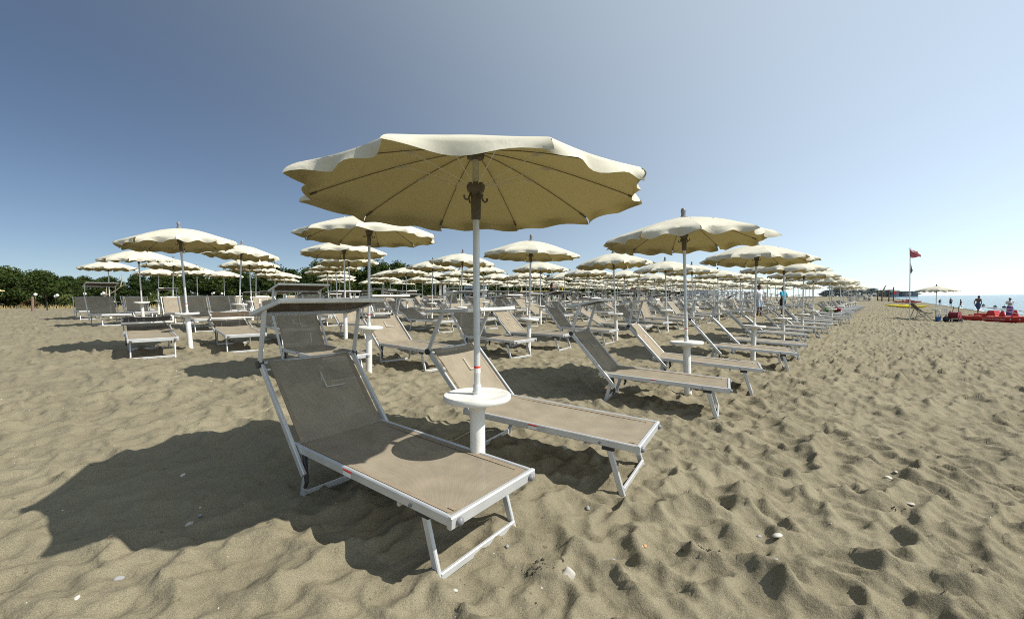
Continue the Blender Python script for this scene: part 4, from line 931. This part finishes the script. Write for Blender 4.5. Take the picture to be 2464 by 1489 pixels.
# turn so that the lettered hull faces the camera
for ch in list(bo.children):
    if ch.name.startswith('hull_lettering') or ch.name.startswith('fitting'):
        if ch.name.startswith('hull_lettering'): ch.location = (-.15, .838, .20); ch.rotation_euler = (R(80), 0, R(180))
        else: ch.location.y += 1.657
rescue_boat(at(92.6, 100.2), R(-12), 'distant red rescue boat below two black umbrellas', 4.9, False, mat('pinkish_red', (.42, .10, .09), .6))
for k, (px, Z) in enumerate(((2181, 101), (2207, 100))):
    x = (px - 1232) / 1030 * Z; o = empty('black_umbrella', at(x, Z), 0, 'distant black umbrella above the red boat, %s one' % ('left', 'right')[k], 'umbrella', 'black umbrellas by the far boat')
    mb = MB(); mb.lathe([(1.0, 1.98), (.96, 2.03), (.7, 2.2), (.35, 2.33), (.02, 2.40)], 12); mb.build('canopy', M_BLACK, o, True); mb = MB(); mb.tube([(0, 0, -.2), (0, 0, 2.38)], .025, 6); mb.build('pole', M_POLE, o)
for k, (x, y, a, lab) in enumerate(((54.4, 59.8, -30, 'rear yellow kayak lying on the sand, partly behind the other'), (52.5, 56.4, -36, 'front yellow kayak lying on the sand'))):
    o = empty('kayak', at(x, y), R(a), lab, 'kayak', 'yellow kayaks on the sand'); L = 3.5
    def kh(u, v):
        xx = (u - .5) * L; e = abs(2 * u - 1); w = .34 * (1 - e ** 2.6) + .01; a_ = math.pi * 2 * v; rise = .14 * e ** 3
        return Vector((xx, w * math.cos(a_), .2 + rise + (.16 if math.sin(a_) > 0 else .20) * math.sin(a_) * (1 - .75 * e ** 3)))
    mb = MB(); mb.sheet(kh, 22, 14); mb.build('hull', M_YEL if 0 else mat('yellow_hull', (.62, .50, .02), .45, var=.1), o, True)
    mb = MB(); mb.ball((.1, 0, .36), .3, 14, 7, (1.5, .7, .12)); mb.build('cockpit', M_DARKPOST, o, True)
# wooden lookout shelter with driftwood, heaps of folded loungers, far shore
M_DRIFT = mat('driftwood', (.14, .10, .07), .9, var=.3, bump=.4)
o = empty('lookout_shelter', at(103.0, 118), R(-6), 'dark driftwood lookout shelter far along the beach', 'shelter')
for x, y, h in ((-1.5, -.8, 3.1), (1.4, -.8, 3.9), (-1.5, .8, 3.0), (1.4, .8, 3.2)): mb = MB(); mb.tube([(x, y, -.2), (x + .05, y, h)], [.16, .12], 8); mb.build('post', M_DRIFT, o, True)
mb = MB(); mb.beam((-1.9, -.8, 3.0), (1.6, -.8, 3.05), .2, .25); mb.build('top_beam', M_DRIFT, o); mb = MB(); mb.beam((-1.7, .8, 2.95), (1.6, .8, 3.0), .15, .2); mb.build('top_beam', M_DRIFT, o)
mb = MB(); mb.tube([(-1.1, -.8, 3.0), (-.9, -.8, 3.7), (-.5, -.8, 4.3), (-.2, -.8, 4.45)], [.16, .14, .08, .03], 7); mb.build('driftwood_branch', M_DRIFT, o, True)
mb = MB(); mb.box((0, 0, .45), (3.2, 1.7, .12)); mb.build('platform', M_DRIFT, o); mb = MB(); mb.beam((-1.5, -.85, 1.2), (1.4, -.85, 1.2), .1, .12); mb.build('rail', M_DRIFT, o)
mb = MB(); mb.tube([(1.75, -.95, 2.3), (1.75, -.86, 2.3)], .42, 16); mb.build('lifebuoy', M_REDP, o, True)
st_n = 0
for kx, (px, Z) in enumerate(((2050, 84), (2066, 89), (2081, 95), (2092, 100))):
    x = (px - 1232) / 1030 * Z; rr_, ss_ = rs(x, Z)
    for q in range(6):
        st_n += 1
        lounger(rr_ + RN.uniform(-.15, .15), ss_ + RN.uniform(-.15, .15), 200 + 12 * kx + RN.uniform(-14, 14), 2, 'folded lounger, %s from the ground in the %s heap on the far sand' % (ordn(q + 1), ordn(kx + 1)), RN.uniform(2, 14), 'none', rnd=RN, group='heaps of folded loungers', z=gz(x, Z) - .05 + q * .24, pitch=R(RN.uniform(-5, 5)))
M_HAZED = leaf_material('hazed_foliage', (.13, .16, .17), (.19, .22, .22), .1)  # paler, bluish foliage: distance haze put into the leaf colour
for k, (px, Z, w, h) in enumerate(((1990, 520, 16, 9), (2020, 560, 22, 11), (2052, 600, 20, 10), (2072, 620, 12, 13), (2098, 640, 18, 12), (2118, 660, 16, 9), (2136, 680, 14, 10), (2155, 700, 22, 8), (2178, 720, 18, 7))):
    x = (px - 1232) / 1030 * Z
    o = empty('far_tree', (x, Z, .3), RN.uniform(0, 6), 'hazy far tree clump on the distant shore, %s from the left' % ordn(k + 1), 'tree', 'trees on the far shore')
    o.scale = (w / 4, w / 4, h / 5); part('trunk', TREES[k % 6][1], o)
    cmesh = TREES[k % 6][0].copy(); cmesh.materials.clear(); cmesh.materials.append(M_HAZED); part('crown', cmesh, o)
for k, (px, Z, w, h) in enumerate(((2168, 700, 40, 8), (2150, 690, 12, 9))):
    x = (px - 1232) / 1030 * Z; o = empty('far_building', (x, Z, .2), R(-38), ('long low far building on the distant shore', 'small tall far building on the distant shore')[k], 'building')
    mb = MB(); mb.box((0, 0, h / 2), (w, 10, h)); mb.build('wall', M_GREYWALL, o); mb = MB(); mb.box((0, 0, h + .4), (w + 2, 12, .8)); mb.build('roof', M_DRIFT, o)
    for q in range(int(w / 5)): mb = MB(); mb.box((-w / 2 + 3 + q * 5, -5.05, h * .55), (2, .15, 3)); mb.build('window', M_GLASS, o)
# things left on loungers
if (0, 7, 1) in BED_AT:
    b_ = BED_AT[(0, 7, 1)]; x, y, z = b_.location
    for nm, dx, c, lab in (('towel', .1, (.10, .35, .06), 'crumpled green towel on a far front-row lounger'), ('beach_bag', .45, (.16, .015, .03), 'dark red bag on a far front-row lounger')):
        o = empty(nm, (x + dx * .75, y - dx * .6, z + .34), R(20), lab, nm.replace('_', ' '), None)
        mb = MB()
        for q in range(5): mb.ball((RN.uniform(-.14, .14), RN.uniform(-.14, .14), .10 + .05 * q * (.6)), RN.uniform(.12, .2), 9, 6, (1, .8, .7))
        remeshed(mb, 'cloth' if nm == 'towel' else 'sack', mat(nm + '_cloth', c, .9), .03, o)

# ------------------------------------------------------------------ stones, shells and crumbs on the sand
M_STONE = mat('pale_stone', (.40, .38, .33), .75, var=.15, scale=15, bump=.2); M_SHELL = mat('white_shell', (.55, .53, .47), .6, var=.1); M_GSTONE = mat('grey_stone', (.26, .26, .26), .8, var=.2, scale=20); M_OSTONE = mat('orange_stone', (.50, .27, .13), .7, var=.15)
def stone(x, y, size, m, label, name='stone', flat=.5, seed=0, pointed=0.0):
    g = random.Random(seed + 7); bm = bmesh.new(); bmesh.ops.create_icosphere(bm, subdivisions=3, radius=1)
    ph = [g.uniform(0, 6) for _ in range(6)]
    for v in bm.verts:
        c = v.co; d = 1 + .14 * math.sin(2.1 * c.x + ph[0]) * math.sin(1.7 * c.y + ph[1]) + .08 * math.sin(4 * c.z + 3 * c.x + ph[2])
        v.co = Vector((c.x * d * (1 - pointed * max(0, c.z)), c.y * d * .72 * (1 - pointed * max(0, c.z)), c.z * d * flat))
    me = bpy.data.meshes.new(name); bm.to_mesh(me); bm.free(); me.materials.append(m); me.polygons.foreach_set('use_smooth', [True] * len(me.polygons))
    o = bpy.data.objects.new(name, me); COL.objects.link(o); o.location = (x, y, gzr(x, y) + size * flat * .35); o.scale = (size * .8,) * 3; o.rotation_euler = (g.uniform(-.3, .3), g.uniform(-.3, .3), g.uniform(0, 6)); tag(o, label, 'stone' if name == 'stone' else 'shell', 'stones and shells on the sand'); return o
for k, (x, y, sz, m, nm, fl, pt, lab) in enumerate([
    (.26, 2.05, .046, M_STONE, 'stone', .85, .35, 'largest pale pointed stone, right of the nearest lounger foot'),
    (1.51, 2.43, .042, M_SHELL, 'shell', .35, 0, 'long white shell on the trodden sand in the right foreground'),
    (1.44, 2.49, .022, M_GSTONE, 'stone', .6, 0, 'grey lump of stone just left of the long white shell'),
    (3.00, 3.40, .036, M_SHELL, 'stone', .5, 0, 'white stone with a smaller one beside it, far right'),
    (3.09, 3.43, .022, M_STONE, 'stone', .5, 0, 'smaller pale stone beside the white one, far right'),
    (-1.81, 2.36, .026, M_STONE, 'stone', .6, 0, 'pale oval pebble just below the umbrella shadow'),
    (-1.82, 1.94, .026, M_GSTONE, 'stone', .55, 0, 'blue-grey elongated pebble in the left foreground'),
    (-2.06, 2.16, .018, M_OSTONE, 'shell', .4, 0, 'small orange-white shell in the left foreground'),
    (-1.85, 1.78, .019, M_SHELL, 'shell', .4, 0, 'small white shell near the lower left corner'),
    (2.75, 2.94, .04, M_STONE, 'shell', .25, 0, 'half-buried cream shell rim at the right'),
    (.50, 2.17, .022, M_GSTONE, 'stone', .55, 0, 'flat grey pebble above right of the largest stone'),
    (-.04, 2.25, .017, M_GSTONE, 'stone', .6, 0, 'small grey pebble beside the nearest lounger leg'),
    (.47, 2.70, .022, M_GSTONE, 'stone', .5, 0, 'dark pebble between the two nearest loungers and open sand'),
    (.71, 2.31, .016, M_OSTONE, 'stone', .7, 0, 'small orange pebble right of the flat grey pebble'),
    (-.27, 1.9, .015, M_SHELL, 'stone', .6, 0, 'tiny white pebble below the nearest lounger leg'),
    (-1.84, 2.48, .02, M_GSTONE, 'stone', .5, 0, 'grey pebble at the lower rim of the umbrella shadow'),
    (-2.3, 2.95, .022, M_SHELL, 'stone', .45, 0, 'white pebble inside the umbrella shadow'),
    (.43, 3.62, .045, M_STONE, 'stone', .5, 0, 'sandy round stone under the lounger right of the table'),
    (1.29, 2.09, .03, M_GSTONE, 'stone', .4, 0, 'dark flat stone in a hollow at the lower right')]):
    stone(x, y, sz, m, lab, nm, fl, k, pt)
cr = MB(); RC = random.Random(17)
def crumb(x, y, s, h=.6):
    z = gzr(x, y); a = RC.uniform(0, 6.28); d = s * RC.uniform(.5, 1.2); vs = []
    for q in range(4): an = a + q * 1.571 + RC.uniform(-.3, .3); vs.append((x + d * math.cos(an), y + .7 * d * math.sin(an), z - .002))
    vs += [(x + RC.uniform(-.3, .3) * s, y + RC.uniform(-.3, .3) * s, z + s * h)]
    cr.add(vs, [(0, 1, 4), (1, 2, 4), (2, 3, 4), (3, 0, 4)])
for k in range(900):
    x = RC.uniform(-5.5, 6); y = 1.1 + RC.random() ** 1.6 * 9
    if abs(x) > y * 1.3: continue
    cr.cur = RC.choice((0, 0, 1, 2)); crumb(x, y, RC.uniform(.003, .0095) * (.6 + .12 * y))
for cx, cy, n in ((.13, 2.08, 26), (1.04, 2.30, 20), (1.30, 2.78, 22), (2.62, 2.88, 16), (3.4, 5.4, 26), (2.2, 4.4, 16)):
    for k in range(n): cr.cur = 2; crumb(cx + RC.gauss(0, .05), cy + RC.gauss(0, .03), RC.uniform(.005, .012), .9)
M_CRUMB = mat('damp_crumb', (.055, .05, .04), .95)
tag(cr.build('shell_bits', [M_SHELL, M_STONE, M_CRUMB]), 'scattered bits of shell, grit and dark damp sand crumbs', kind='stuff')
